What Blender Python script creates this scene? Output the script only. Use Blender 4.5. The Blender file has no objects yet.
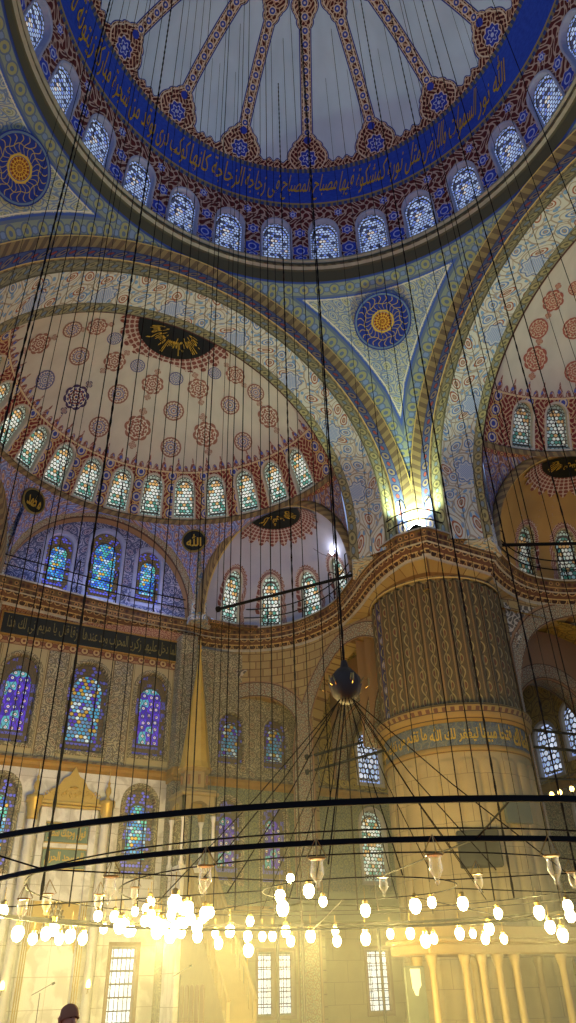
import bpy, math, random
import numpy as np
from math import sin, cos, pi, sqrt, atan2, radians as rad, hypot
random.seed(7)
COL = bpy.context.scene.collection

# ------------------------------------------------------------------ node DSL
NT = None
class V:
    def __init__(s, so): s.s = so
    def __add__(s, o): return mt('ADD', s, o)
    def __radd__(s, o): return mt('ADD', o, s)
    def __sub__(s, o): return mt('SUBTRACT', s, o)
    def __rsub__(s, o): return mt('SUBTRACT', o, s)
    def __mul__(s, o): return mt('MULTIPLY', s, o)
    def __rmul__(s, o): return mt('MULTIPLY', o, s)
    def __truediv__(s, o): return mt('DIVIDE', s, o)
    def __rtruediv__(s, o): return mt('DIVIDE', o, s)
    def __lt__(s, o): return mt('LESS_THAN', s, o)
    def __gt__(s, o): return mt('GREATER_THAN', s, o)
    def __neg__(s): return mt('MULTIPLY', s, -1.0)
def put(inp, v):
    if isinstance(v, V): NT.links.new(v.s, inp)
    elif isinstance(v, (int, float)): inp.default_value = v
    else:
        inp.default_value = tuple(v)
def mt(op, *a):
    n = NT.nodes.new('ShaderNodeMath'); n.operation = op
    for i, x in enumerate(a): put(n.inputs[i], x)
    return V(n.outputs[0])
def fsin(a): return mt('SINE', a)
def fcos(a): return mt('COSINE', a)
def fabs_(a): return mt('ABSOLUTE', a)
def fr(a): return mt('FRACT', a)
def flo(a): return mt('FLOOR', a)
def fmin(a, b): return mt('MINIMUM', a, b)
def fmax(a, b): return mt('MAXIMUM', a, b)
def fsq(a): return mt('SQRT', a)
def hyp(a, b): return fsq(a*a + b*b)
def at2(a, b): return mt('ARCTAN2', a, b)
def near(a, b, w): return fabs_(a-b) < w
def ss(a, e0, e1):
    n = NT.nodes.new('ShaderNodeMapRange'); n.interpolation_type = 'SMOOTHSTEP'
    put(n.inputs[0], a); n.inputs[1].default_value = e0; n.inputs[2].default_value = e1
    return V(n.outputs[0])
def vec(x, y, z=0.0):
    n = NT.nodes.new('ShaderNodeCombineXYZ'); put(n.inputs[0], x); put(n.inputs[1], y); put(n.inputs[2], z)
    return V(n.outputs[0])
def uvl(name='UVMap'):
    n = NT.nodes.new('ShaderNodeUVMap'); n.uv_map = name
    s = NT.nodes.new('ShaderNodeSeparateXYZ'); NT.links.new(n.outputs[0], s.inputs[0])
    return V(s.outputs[0]), V(s.outputs[1])
def mix(f, a, b):
    n = NT.nodes.new('ShaderNodeMix'); n.data_type = 'RGBA'
    put(n.inputs[0], f); put(n.inputs[6], c4(a)); put(n.inputs[7], c4(b))
    return V(n.outputs[2])
def c4(c):
    if isinstance(c, V): return c
    if isinstance(c, str): c = hx(c)
    return (c[0], c[1], c[2], 1.0)
def hx(h):
    h = h.lstrip('#'); r = [int(h[i:i+2], 16)/255 for i in (0, 2, 4)]
    return tuple(x/12.92 if x <= .04045 else ((x+.055)/1.055)**2.4 for x in r)
def vor(u, v, rnd=1.0, feat='F1', sc=1.0):
    n = NT.nodes.new('ShaderNodeTexVoronoi'); n.voronoi_dimensions = '2D'; n.feature = feat
    put(n.inputs['Vector'], vec(u, v)); n.inputs['Scale'].default_value = sc
    n.inputs['Randomness'].default_value = rnd
    if feat == 'DISTANCE_TO_EDGE': return V(n.outputs['Distance'])
    sp = NT.nodes.new('ShaderNodeSeparateColor'); NT.links.new(n.outputs['Color'], sp.inputs[0])
    return V(n.outputs['Distance']), V(sp.outputs[0]), V(sp.outputs[1])
def noise(u, v, sc=1.0, det=2.0):
    n = NT.nodes.new('ShaderNodeTexNoise'); n.noise_dimensions = '2D'
    put(n.inputs['Vector'], vec(u, v)); n.inputs['Scale'].default_value = sc; n.inputs['Detail'].default_value = det
    return V(n.outputs[0])
def wn(u, v):
    n = NT.nodes.new('ShaderNodeTexWhiteNoise'); n.noise_dimensions = '2D'
    put(n.inputs['Vector'], vec(u, v)); return V(n.outputs[0])

MATS = {}
def material(name, fn, rough=.7, metal=0.0, spec=.25):
    """fn() -> colour, or (colour, emission colour, strength)"""
    global NT
    m = bpy.data.materials.new(name); m.use_nodes = True; NT = m.node_tree
    b = NT.nodes['Principled BSDF']
    b.inputs['Roughness'].default_value = rough; b.inputs['Metallic'].default_value = metal
    b.inputs['Specular IOR Level'].default_value = spec
    r = fn()
    if isinstance(r, tuple) and len(r) == 3 and (isinstance(r[1], V) or isinstance(r[0], V) and not isinstance(r[2], str)):
        put(b.inputs['Base Color'], c4(r[0])); put(b.inputs['Emission Color'], c4(r[1])); put(b.inputs['Emission Strength'], r[2])
    elif isinstance(r, V): put(b.inputs['Base Color'], r)
    else: put(b.inputs['Base Color'], c4(r))
    MATS[name] = m
    return m
def plain(name, h, rough=.6, metal=0.0, spec=.3, var=.12, sc=3.0):
    def f():
        g = NT.nodes.new('ShaderNodeNewGeometry')
        n = NT.nodes.new('ShaderNodeTexNoise'); NT.links.new(g.outputs['Position'], n.inputs['Vector'])
        n.inputs['Scale'].default_value = sc; n.inputs['Detail'].default_value = 4
        c = hx(h); d = tuple(x*(1-2*var) for x in c)
        return mix(V(n.outputs[0]), d, tuple(min(1, x*(1+var)) for x in c))
    return material(name, f, rough, metal, spec)
def emis(name, h, strength):
    global NT
    m = bpy.data.materials.new(name); m.use_nodes = True; NT = m.node_tree
    b = NT.nodes['Principled BSDF']; b.inputs['Base Color'].default_value = c4(h)
    b.inputs['Emission Color'].default_value = c4(h); b.inputs['Emission Strength'].default_value = strength
    MATS[name] = m; return m

# pattern pieces
def arab(u, v, s, bg, vine, c1, c2, leaf, rnd=.55, big=.27, ring=.42, rw=.055, leafr=.27):
    uu = u*s + 0.16*fsin(v*s*3.1); vv = v*s + 0.16*fsin(u*s*2.7+1.3)
    d, r1, r2 = vor(uu, vv, rnd)
    d2, q1, q2 = vor(uu+3.7, vv+1.9, .8, sc=2.6)
    e = vor(uu, vv, rnd, 'DISTANCE_TO_EDGE')
    col = mix((d2 < leafr), bg, leaf)
    col = mix((e < .035), col, vine)
    col = mix(near(d, ring, rw), col, vine)
    fl = mix((r1 > .5), c1, c2)
    col = mix((d < big), col, fl)
    col = mix(near(d, big*.62, .035), col, bg)
    col = mix((d < big*.3), col, vine)
    return col
def dense(u, v, s, bg, c1, c2, fl):
    """dense rumi scrollwork: curling light lines on dark ground with flowers"""
    uu = u*s + .25*fsin(v*s*2.3) ; vv = v*s + .25*fsin(u*s*2.1+.7)
    d, r1, r2 = vor(uu, vv, .35)
    w = fsin(uu*6.28+fsin(vv*5.1)*2.2)*fsin(vv*6.28+fsin(uu*5.3)*2.2)
    col = mix((fabs_(w) < .22), bg, c1)
    col = mix(near(d, .40, .05), col, c2)
    col = mix((d < .24), col, fl)
    col = mix((d < .11), col, c2)
    return col
def chainband(u, v, L, W, bg, line, c1, c2):
    """interlaced roundels along u, v in 0..W"""
    a = (fr(u/L)-.5)*L; b = v-W*.5
    d = hyp(a, b)
    d2 = hyp((fr(u/L+.5)-.5)*L, b*1.3)
    col = mix((d < W*.36), bg, c1)
    col = mix((d2 < W*.2), col, c2)
    col = mix(near(d, W*.38, W*.05), col, line)
    col = mix(near(d2, W*.24, W*.04), col, line)
    col = mix((d < W*.14), col, line)
    col = mix((fabs_(b) > W*.44), col, line)
    return col
def scal(u, P, amp):
    """crest silhouette: pointed lobes of period P"""
    a = fabs_(fr(u/P)-.5)*2.0
    b = fabs_(fr(u/P*1.0+.5)-.5)*2.0
    k1 = fsq(fmax(1.0-a*a*6.0, 0.0))*amp*.62 + fsq(fmax(1.0-a*a*60.0, 0.0))*amp*.38
    k2 = fsq(fmax(1.0-b*b*9.0, 0.0))*amp*.42
    return fmax(k1, k2)

# ------------------------------------------------------------------ mesh helpers
HAZE = .008
def link(name, me, mats, parent=None, smooth=False):
    o = bpy.data.objects.new(name, me); COL.objects.link(o)
    for m in (mats if isinstance(mats, (list, tuple)) else [mats]): me.materials.append(m)
    if smooth: me.polygons.foreach_set('use_smooth', [True]*len(me.polygons))
    if parent is not None: o.parent = parent
    return o
def mk(name, V_, F_, UV, mats, parent=None, smooth=False, mi=None, UV2=None):
    me = bpy.data.meshes.new(name); me.from_pydata([tuple(p) for p in V_], [], F_)
    if UV is not None:
        l = me.uv_layers.new(name='UVMap')
        idx = [me.loops[i].vertex_index for i in range(len(me.loops))]
        arr = np.array([UV[i] for i in idx], dtype=np.float32); l.data.foreach_set('uv', arr.ravel())
        if UV2 is not None:
            l = me.uv_layers.new(name='D')
            arr = np.array([UV2[i] for i in idx], dtype=np.float32); l.data.foreach_set('uv', arr.ravel())
    if mi is not None: me.polygons.foreach_set('material_index', mi)
    me.update()
    return link(name, me, mats, parent, smooth)
def surf(name, F, us, vs, mat, parent=None, uv=None, uv2=None, smooth=True):
    nu, nv = len(us), len(vs); P = []; T = []; T2 = []
    for v in vs:
        for u in us:
            P.append(F(u, v)); T.append(uv(u, v) if uv else (u, v)); T2.append(uv2(u, v) if uv2 else (0, 0))
    Fc = [(j*nu+i, j*nu+i+1, (j+1)*nu+i+1, (j+1)*nu+i) for j in range(nv-1) for i in range(nu-1)]
    return mk(name, P, Fc, T, mat, parent, smooth, None, T2 if uv2 else None)
def lin(a, b, n): return [a+(b-a)*i/(n-1) for i in range(n)]
def st(o, name=None):
    o['kind'] = 'structure'
    return o
def thing(name, label, cat, loc=(0, 0, 0), rotz=0, group=None):
    o = bpy.data.objects.new(name, None); COL.objects.link(o)
    o.location = loc; o.rotation_euler = (0, 0, rotz); o['label'] = label; o['category'] = cat
    o.empty_display_size = .2
    if group: o['group'] = group
    return o
def tag(o, label, cat, group=None):
    o['label'] = label; o['category'] = cat
    if group: o['group'] = group
    return o
class MB:
    def __init__(s): s.v = []; s.f = []
    def add(s, vs, fs):
        k = len(s.v); s.v += [tuple(p) for p in vs]; s.f += [tuple(i+k for i in f) for f in fs]; return s
    def box(s, x0, x1, y0, y1, z0, z1, bev=0):
        if bev:
            b = bev
            ring = lambda z, e: [(x0+e+b, y0+e, z), (x1-e-b, y0+e, z), (x1-e, y0+e+b, z), (x1-e, y1-e-b, z), (x1-e-b, y1-e, z), (x0+e+b, y1-e, z), (x0+e, y1-e-b, z), (x0+e, y0+e+b, z)]
            vs = ring(z0, b)+ring(z0+b, 0)+ring(z1-b, 0)+ring(z1, b)
            fs = [tuple(range(7, -1, -1)), tuple(range(24, 32))]
            for r in range(3):
                for i in range(8): fs.append((r*8+i, r*8+(i+1) % 8, r*8+8+(i+1) % 8, r*8+8+i))
            return s.add(vs, fs)
        return s.add([(x0, y0, z0), (x1, y0, z0), (x1, y1, z0), (x0, y1, z0), (x0, y0, z1), (x1, y0, z1), (x1, y1, z1), (x0, y1, z1)],
                     [(3, 2, 1, 0), (4, 5, 6, 7), (0, 1, 5, 4), (1, 2, 6, 5), (2, 3, 7, 6), (3, 0, 4, 7)])
    def tube(s, pts, r, n=6, closed=False, rad=None):
        pts = [np.array(p, float) for p in pts]; m = len(pts); vs = []
        up = None
        for i, p in enumerate(pts):
            if closed: t = pts[(i+1) % m]-pts[i-1]
            else: t = pts[min(i+1, m-1)]-pts[max(i-1, 0)]
            t = t/ (np.linalg.norm(t)+1e-12)
            if up is None:
                up = np.array([0, 0, 1.]) if abs(t[2]) < .9 else np.array([1., 0, 0])
            a = np.cross(t, up); a /= np.linalg.norm(a)+1e-12; b = np.cross(a, t); up = b
            rr = r if rad is None else rad[i]
            for k in range(n):
                w = 2*pi*k/n; vs.append(p + rr*(cos(w)*a+sin(w)*b))
        fs = []
        for i in range(m if closed else m-1):
            j = (i+1) % m
            for k in range(n): fs.append((i*n+k, i*n+(k+1) % n, j*n+(k+1) % n, j*n+k))
        if not closed: fs += [tuple(range(n-1, -1, -1)), tuple((m-1)*n+k for k in range(n))]
        return s.add(vs, fs)
    def lathe(s, prof, c=(0, 0, 0), n=16, a0=0, a1=2*pi, lobes=None):
        full = abs(a1-a0-2*pi) < 1e-6; vs = []; m = len(prof); nn = n if full else n+1
        for r, z in prof:
            for k in range(nn):
                w = a0+(a1-a0)*k/n; R = r*(lobes(w, z) if lobes else 1)
                vs.append((c[0]+R*cos(w), c[1]+R*sin(w), c[2]+z))
        fs = []
        for j in range(m-1):
            for k in range(n):
                k2 = (k+1) % nn
                fs.append((j*nn+k, j*nn+k2, (j+1)*nn+k2, (j+1)*nn+k))
        if full and prof[0][0] > 1e-4: fs.append(tuple(range(n-1, -1, -1)))
        if full and prof[-1][0] > 1e-4: fs.append(tuple((m-1)*nn+k for k in range(n)))
        return s.add(vs, fs)
    def prism(s, poly, axis, a, b):
        """poly: 2D outline; axis 'x','y','z' extruded a..b"""
        def P(p, t):
            return {'y': (p[0], t, p[1]), 'x': (t, p[0], p[1]), 'z': (p[0], p[1], t)}[axis]
        n = len(poly); vs = [P(p, a) for p in poly]+[P(p, b) for p in poly]
        fs = [tuple(range(n-1, -1, -1)), tuple(range(n, 2*n))]+[(i, (i+1) % n, n+(i+1) % n, n+i) for i in range(n)]
        return s.add(vs, fs)
    def build(s, name, mat, parent=None, smooth=False, tf=None):
        vs = [tf(*p) for p in s.v] if tf else s.v
        me = bpy.data.meshes.new(name); me.from_pydata(vs, [], s.f)
        l = me.uv_layers.new(name='UVMap'); me.update()
        for p in me.polygons:
            n = p.normal; ax = max(range(3), key=lambda k: abs(n[k]))
            for li in p.loop_indices:
                c = me.vertices[me.loops[li].vertex_index].co
                l.data[li].uv = ((c[1], c[2]) if ax == 0 else (c[0], c[2]) if ax == 1 else (c[0], c[1]))
        return link(name, me, mat, parent, smooth)

# Arabic text -------------------------------------------------------------
AR = {'ا':(0xFE8D,2),'أ':(0xFE83,2),'إ':(0xFE87,2),'آ':(0xFE81,2),'ب':(0xFE8F,4),'ة':(0xFE93,2),'ت':(0xFE95,4),'ث':(0xFE99,4),'ج':(0xFE9D,4),'ح':(0xFEA1,4),'خ':(0xFEA5,4),
      'د':(0xFEA9,2),'ذ':(0xFEAB,2),'ر':(0xFEAD,2),'ز':(0xFEAF,2),'س':(0xFEB1,4),'ش':(0xFEB5,4),'ص':(0xFEB9,4),'ض':(0xFEBD,4),'ط':(0xFEC1,4),'ظ':(0xFEC5,4),
      'ع':(0xFEC9,4),'غ':(0xFECD,4),'ف':(0xFED1,4),'ق':(0xFED5,4),'ك':(0xFED9,4),'ل':(0xFEDD,4),'م':(0xFEE1,4),'ن':(0xFEE5,4),'ه':(0xFEE9,4),'و':(0xFEED,2),
      'ى':(0xFEEF,2),'ي':(0xFEF1,4)}
def shape(t):
    t = t.replace('الله', '\uFDF2'); out = []
    for i, ch in enumerate(t):
        if ch not in AR: out.append(ch); continue
        base, nf = AR[ch]
        pj = i > 0 and t[i-1] in AR and AR[t[i-1]][1] == 4
        nj = nf == 4 and i+1 < len(t) and t[i+1] in AR
        k = 3 if (pj and nj) else 1 if pj else 2 if nj else 0
        out.append(chr(base+k))
    return ''.join(reversed(out))
def textmesh(t, res=1, ext=0.02, bold=.012):
    c = bpy.data.curves.new('t', 'FONT'); c.body = shape(t); c.resolution_u = res; c.extrude = ext; c.offset = bold
    o = bpy.data.objects.new('t', c); COL.objects.link(o)
    dg = bpy.context.evaluated_depsgraph_get(); me = bpy.data.meshes.new_from_object(o.evaluated_get(dg))
    vs = np.array([v.co[:] for v in me.vertices]); fs = [tuple(p.vertices) for p in me.polygons]
    COL.objects.unlink(o); bpy.data.objects.remove(o); bpy.data.curves.remove(c); bpy.data.meshes.remove(me)
    return vs, fs
def put_text(name, t, M, u0, u1, v0, v1, mat, parent=None, lift=.03, bold=.012, seg=1):
    vs, fs = textmesh(t, bold=bold); mn = vs.min(0); mxx = vs.max(0)
    P = []
    for x, y, z in vs:
        u = u0+(x-mn[0])/(mxx[0]-mn[0])*(u1-u0); v = v0+(y-mn[1])/(mxx[1]-mn[1])*(v1-v0)
        P.append(M(u, v, -lift-(z > 0)*.02))
    return mk(name, P, fs, None, mat, parent)

# ------------------------------------------------------------------ materials
CREAM='#cfc4ae'; RED='#6b2a22'; DRED='#3d1618'; BLUE='#1c2f86'; LBL='#8295b8'; GOLD='#b08a2e'; BRN='#6e4a2c'; OLV='#8b8656'
def M_(name, f, **k): return material(name, f, **k)
def m_domefield():
    u, v = uvl()                       # u: rib units, v: arc metres above the springing
    R = 11.82
    el = v/R
    lat = fabs_(fr(u)-.5)*(2*pi*R/16)*fcos(el)
    ul = (fr(u)-.5)*(2*pi*R/16)*fcos(el)
    def bump(c, w, a):
        t = (v-c)/w
        return fmax(1.0-t*t, 0.0)*a
    hw = .25 + bump(7.0, 1.0, .85) + bump(7.95, .35, .22) + bump(14.4, .6, .42) + bump(13.7, .3, .15)+bump(16.6, 1.2, .8)
    s1 = hw-lat
    s2 = (6.72 + .10*fcos(lat*11.0)) - v
    s3 = v-17.0
    s = fmax(fmax(s1, s2), s3)
    d, r1, r2 = vor(ul*2.2, v*2.2, .3)
    w = fsin(ul*14.0+fsin(v*9.0)*1.6)*fsin(v*11.0+fsin(ul*8.0)*1.6)
    orn = mix((fabs_(w) < .30), '#4a1518', '#b99a86')
    orn = mix(near(lat, hw-.09, .035), orn, '#c9b9a8')
    # rib chain of blue flowers
    cv = fr(v/.62)-.5
    dd = hyp(cv*.62, ul)
    rib = (v > 8.1)
    orn = mix((dd < .2)*rib, orn, '#c9b9b0')
    orn = mix((dd < .15)*rib, orn, '#3346a0')
    orn = mix((dd < .06)*rib, orn, '#c9b9b0')
    md = hyp(ul, (v-6.95)*1.0)
    ma = at2(ul, v-6.95)
    orn = mix((md < .50+.05*fcos(ma*8.0)), orn, '#c2b6b8')
    orn = mix((md < .44+.05*fcos(ma*8.0)), orn, '#2438a8')
    orn = mix(near(md, .25+.06*fcos(ma*6.0), .03), orn, '#a9b4e0')
    orn = mix((md < .10), orn, '#a9b4e0')
    md2 = hyp(ul, (v-7.95))
    orn = mix((md2 < .2), orn, '#2438a8')
    field = mix(noise(u*2.0, v*.4, 1.0, 3.0), '#a0b4d0', '#c2d4ec')
    col = mix((s > -.09), field, '#20308c')
    col = mix((s > -.03), col, '#b8a99a')
    col = mix((s > .0), col, orn)
    # zones below: gold edge, blue inscription ring, lower gold edge, drum crest
    eb = (v < 6.35)
    chain = mix(near(fr(u*14.0), .5, .28), '#6c6658', '#2c3f7a')
    col = mix(eb, col, chain)
    blue = mix(noise(u*6.0, v*3.0, 3.0, 3.0), '#1a3296', '#2a4cc0')
    col = mix((v < 6.12), col, blue)
    col = mix((v < 4.3), col, '#8a7a50')
    col = mix((v < 4.2), col, chain)
    x = uvm = u*(2*pi*R/16)
    dr = drum_pat(x, v)
    col = mix((v < 4.0), col, dr)
    return col
def drum_pat(x, v):
    w = fsin(x*7.5+fsin(v*5.0)*1.7)*fsin(v*8.0+fsin(x*5.0)*1.7)
    c = mix((fabs_(w) < .27), '#4e1a1e', '#a8928c')
    P = 2*pi*11.82/28
    du = (fr(x/P)-.5)*P
    for vc, r in ((3.55, .2), (2.3, .28), (1.0, .40), (.35, .3)):
        d = hyp(du, (v-vc)*1.0)
        a = at2(du, v-vc)
        c = mix((d < r*1.15+.04*fcos(a*6.0)), c, '#b5a6b0')
        c = mix((d < r+.04*fcos(a*6.0)), c, '#2d42b4')
        c = mix(near(d, r*.5, .035), c, '#a9b4e0')
    return c
M_('dome_paint', m_domefield)
def m_drum():
    u, v = uvl(); return drum_pat(u+.0, v)
M_('drum_paint', m_drum)
def m_semi():
    u, v = uvl()        # v arc metres from window zone base, u metres
    c1 = mix(noise(u, v, .8, 3.0), '#a09a90', '#b9b2a4')
    top = 2.75+scal(u+.05, 1.0, .75)
    w = fsin(u*11.0+fsin(v*7.0)*1.6)*fsin(v*12.0+fsin(u*8.0)*1.6)
    orn = mix((fabs_(w) < .17), '#73443c', '#a8948a')
    d, r1, r2 = vor(u*2.0, v*2.0, .2)
    orn = mix((d < .2), orn, '#4656a0')
    c = mix((v < top+.06), c1, '#7a5a58')
    c = mix((v < top), c, orn)
    c = mix(near(v, 2.72, .05), c, '#b9a680')
    # the zone between the windows
    P = 2.06
    du = (fr(u/P+.5)-.5)*P
    cv = (fr(v/.72)-.5)*.72
    g = fabs_(fabs_(du)-P/2)
    z = mix((fabs_(w) < .25), '#6a2420', '#a89070')
    dd = hyp(g, cv)
    z = mix((dd < .26), z, '#32408a')
    z = mix(near(dd, .17, .04), z, '#b0a898')
    z = mix(near(dd, .32, .03), z, '#b59a60')
    c = mix((v < 2.68), c, z)
    return c
M_('semidome_paint', m_semi)
def m_pend():
    u, v = uvl(); a, d = uvl('D')    # a along the nearest edge, d distance from the nearest edge
    c = arab(u, v, 1.75, '#a8ab94', '#6a7890', '#5a749c', '#8a8a60', '#7a8ea6', .5, .24, .40, .04)
    b = chainband(a, d-.12, .78, .66, '#7a8476', '#56647a', '#8c8c62', '#6c80a0')
    c = mix((d < .84), c, b)
    c = mix(near(d, .88, .04), c, '#3c5496')
    c = mix(near(d, .97, .02), c, '#cfc8b0')
    c = mix(near(d, .06, .07), c, '#2c4080')
    return c
M_('pendentive_paint', m_pend)
def m_arch_soffit():
    u, v = uvl()                     # v: 0 at the nave edge -> L at the semi-dome
    c = arab(u, v, 1.15, '#b2b2a4', '#8f8270', '#8a5238', '#5474a0', '#6888a8', .7, .26, .42, .022, .26)
    dm = hyp((fr(u/3.4)-.5)*3.4, v-1.25)
    am = at2((fr(u/3.4)-.5)*3.4, v-1.25)
    lob = .46+.05*fcos(am*8.0)
    c = mix((dm < lob+.06), c, '#5a6c90')
    c = mix((dm < lob), c, '#a4aab0')
    c = mix((dm < lob-.08)*(fabs_(fsin((u+v)*30.0)*fsin((u-v)*30.0)) > .35), c, '#6c84ac')
    return c
M_('soffit_paint', m_arch_soffit)
def m_band(bg, line, c1, c2, L=.9, W=.7):
    def f():
        u, v = uvl(); return chainband(u, v, L, W, bg, line, c1, c2)
    return f
M_('band_yellow', m_band('#7a7458', '#57523c', '#8c8258', '#66727a', .7, .5))
M_('band_blue', m_band('#4a5470', '#26305a', '#7a6a58', '#8a4436', .9, .55))
def m_rope():
    u, v = uvl()
    c = mix((fr(u*2.2+v*1.6) < .5), '#60503a', '#7e6c48')
    return mix(near(v, .0, .05), c, '#b0985c')
M_('rope_moulding', m_rope)
def m_spandrel():
    u, v = uvl()
    return dense(u, v, 2.2, '#5c6a98', '#8c96bc', '#7c5648', '#a88a76')
M_('spandrel_blue', m_spandrel)
def m_spandrel2():
    u, v = uvl(); a, d = uvl('D')
    c = dense(u, v, 1.9, '#6a4a40', '#948078', '#565f8c', '#8e8a8a')
    c = mix((d < .28), c, chainband(a, d, .4, .3, '#7c5040', '#4a2c26', '#a07a50', '#8a4436'))
    return c
M_('spandrel_red', m_spandrel2)
def m_lunette():
    u, v = uvl()
    return arab(u, v, 1.7, '#a2a4c0', '#4c5478', '#3c4470', '#6a5068', '#5c6490', .5, .27, .42, .07)
M_('lunette_paint', m_lunette)
def m_shell():
    u, v = uvl()
    return mix(noise(u, v, .7, 3.0), '#8f8f9c', '#a4a3ac')
M_('shell_plaster', m_shell)
def m_shell2():
    u, v = uvl()
    return mix(noise(u, v, .7, 3.0), '#84683a', '#9c7e4a')  # dim warm lamp light put into the plaster colour
M_('shell_warm_lit', m_shell2)
def m_frieze():
    u, v = uvl()
    L = .42
    a = fabs_(fr(u/L)-.5)*L
    q = fr(v/.46)*.46
    arc = hyp(a, q-.05)
    c = mix((arc < .15), '#5a3a22', '#2f1c14')
    c = mix(near(arc, .17, .025), c, '#9a8050')
    c = mix((fabs_(fr(v/.46)-.93) < .08), c, '#a88c54')
    c = mix((noise(u*3.0, v*3.0, 2.0, 2.0) > .62), c, '#5c3c22')
    return c
M_('cornice_muqarnas', m_frieze)
def m_frieze2():
    u, v = uvl()
    d, r1, r2 = vor(u*3.2, v*3.2, .3)
    c = mix((r1 > .5), '#604628', '#564426')
    c = mix((d < .34), c, mix((r2 > .5), '#8e6c40', '#4a2a1c'))
    c = mix((d < .16), c, '#302018')
    return mix((fabs_(fr(v/.42)-.5) > .45), c, '#a3814a')
M_('cornice_frieze', m_frieze2)
def m_ashlar():
    u, v = uvl()
    n = NT.nodes.new('ShaderNodeTexBrick'); put(n.inputs['Vector'], vec(u, v))
    n.inputs['Scale'].default_value = 1.0; n.inputs['Brick Width'].default_value = .82; n.inputs['Row Height'].default_value = .45
    n.inputs['Mortar Size'].default_value = .03; n.inputs['Mortar Smooth'].default_value = .3
    n.inputs['Color1'].default_value = c4('#a4905a'); n.inputs['Color2'].default_value = c4('#8c7648'); n.inputs['Mortar'].default_value = c4('#5c3f22')
    b = V(n.outputs['Color'])
    return mix(noise(u, v, 2.5, 4.0)*.5, b, '#8a6c44')
M_('painted_ashlar', m_ashlar)
def m_wallpat():
    u, v = uvl()
    c = arab(u, v, 2.1, '#aaa07e', '#6c6450', '#54545c', '#6c4c34', '#6c6c58', .5, .26, .42, .06)
    # plain borders round each window bay
    du = fabs_(fr((u-.15)/3.3+.5)-.5)*3.3
    c = mix((du < 1.15), c, '#a89a70')
    c = mix(near(du, 1.15, .03), c, '#6a5a3a')
    c = mix(near(du, 1.06, .012), c, '#6a5a3a')
    c = mix((v > 15.95), c, chainband(u, v-15.95, .6, .5, '#9a7c58', '#6a3c28', '#b79a6a', '#7c4a34'))
    c = mix((v > 17.6), c, dense(u, v, 3.0, '#8a5c40', '#b08c64', '#7c3c2c', '#a48058'))
    return c
M_('mihrab_wall_paint', m_wallpat)
def m_scrollpat():
    u, v = uvl()
    return arab(u, v, 2.0, '#a59a76', '#6c6348', '#5a5440', '#6c4c32', '#74725a', .5, .27, .42, .06)
M_('scroll_paint', m_scrollpat)
def m_tile():
    u, v = uvl()
    c = arab(u, v, 2.6, '#84845a', '#56604a', '#4a5c58', '#5c6440', '#626c54', .35, .26, .42, .05)
    g = fmax((fabs_(fr(u*2.0)-.5) > .485), (fabs_(fr(v*2.0)-.5) > .485))
    return mix(g, c, '#6a6c54')
M_('iznik_tile', m_tile, rough=.25, spec=.5)
def m_marble():
    u, v = uvl()
    n = noise(u+noise(u, v, 1.2, 3.0)*.8, v*.6, 1.6, 6.0)
    c = mix(ss(n, .42, .62), '#e0dcd0', '#c3bdb0')
    n2 = fmax((fabs_(fr(v/1.1)-.5) > .49), (fabs_(fr(u/1.7)-.5) > .495))
    return mix(n2, c, '#a39a86')
M_('marble', m_marble, rough=.35, spec=.4)
def m_stone():
    u, v = uvl()
    n = noise(u, v, 1.3, 5.0)
    c = mix(n, '#86754a', '#a08c5c')
    g = fmax((fabs_(fr(v/.9)-.5) > .49), (fabs_(fr(u/1.6+flo(v/.9)*.5)-.5) > .493))
    return mix(g, c, '#6a5834')
M_('pier_stone', m_stone, rough=.55)
def m_reed():
    u, v = uvl()        # u: reed units, v metres from the bottom
    x = (fr(u)-.5)
    sgn = fsin(v*5.2)*.20
    blue = (flo(u) < 16.5)*(flo(u) > 15.5)
    ground = mix(blue, '#4c4026', '#2c2c4c')
    c = mix((fabs_(x) < .38), '#7c6236', ground)
    c = mix((fabs_(x-sgn) < .045)*(fabs_(x) < .36), c, '#8c7c50')
    ph = (fr(v*5.2/pi)-.5)
    lx = x+sgn*.62
    leaf = hyp(lx*2.2, ph*.62)
    c = mix((leaf < .26)*(fabs_(x) < .36), c, '#84744a')
    c = mix((leaf < .15)*(fabs_(x) < .36), c, mix(blue, '#5a3420', '#9a94a0'))
    c = mix(near(fabs_(x), .41, .02), c, '#3a2816')
    return mix(noise(u*2.0, v*2.0, 2.0, 3.0)*.35, c, '#5a4a2c')
def m_ringstone():
    u, v = uvl()
    c = mix(noise(u, v, 2.0, 3.0), '#7c6434', '#94783e')
    c = mix((fabs_(fr(v*3.2)-.5) > .42), c, '#4c3820')
    return mix((v > .42)*(v < .62)*(fr(u*3.2) < .5), c, '#5c3a22')
M_('ring_stone', m_ringstone)
M_('reeded_paint', m_reed)
def m_insband():
    u, v = uvl()
    c = arab(u, v, 2.6, '#4c5456', '#6c6a54', '#3c4c60', '#54503c', '#5c6460', .5, .2, .42, .03)
    return c
M_('pier_inscription_ground', m_insband)
def m_vault():
    u, v = uvl()
    return arab(u, v, 1.1, '#a58c42', '#6e5a2c', '#8c7434', '#74602c', '#8a7a40', .6, .2, .43, .04)
M_('vault_paint', m_vault)
def m_archband():
    u, v = uvl()
    c = dense(u, v, 3.4, '#6c6a56', '#a09878', '#7a5034', '#948a6c')
    c = mix((fabs_(v-.45) > .36), c, '#8a6a48')
    return mix(near(fabs_(v-.45), .36, .025), c, '#4c3424')
M_('archivolt_paint', m_archband)
def m_whitescroll():
    u, v = uvl()
    w = fsin(u*8.0+fsin(v*7.0)*2.0)*fsin(v*8.0+fsin(u*7.0)*2.0)
    return mix((fabs_(w) < .3), '#5a5244', '#b0a68c')
M_('white_scroll', m_whitescroll)
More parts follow.
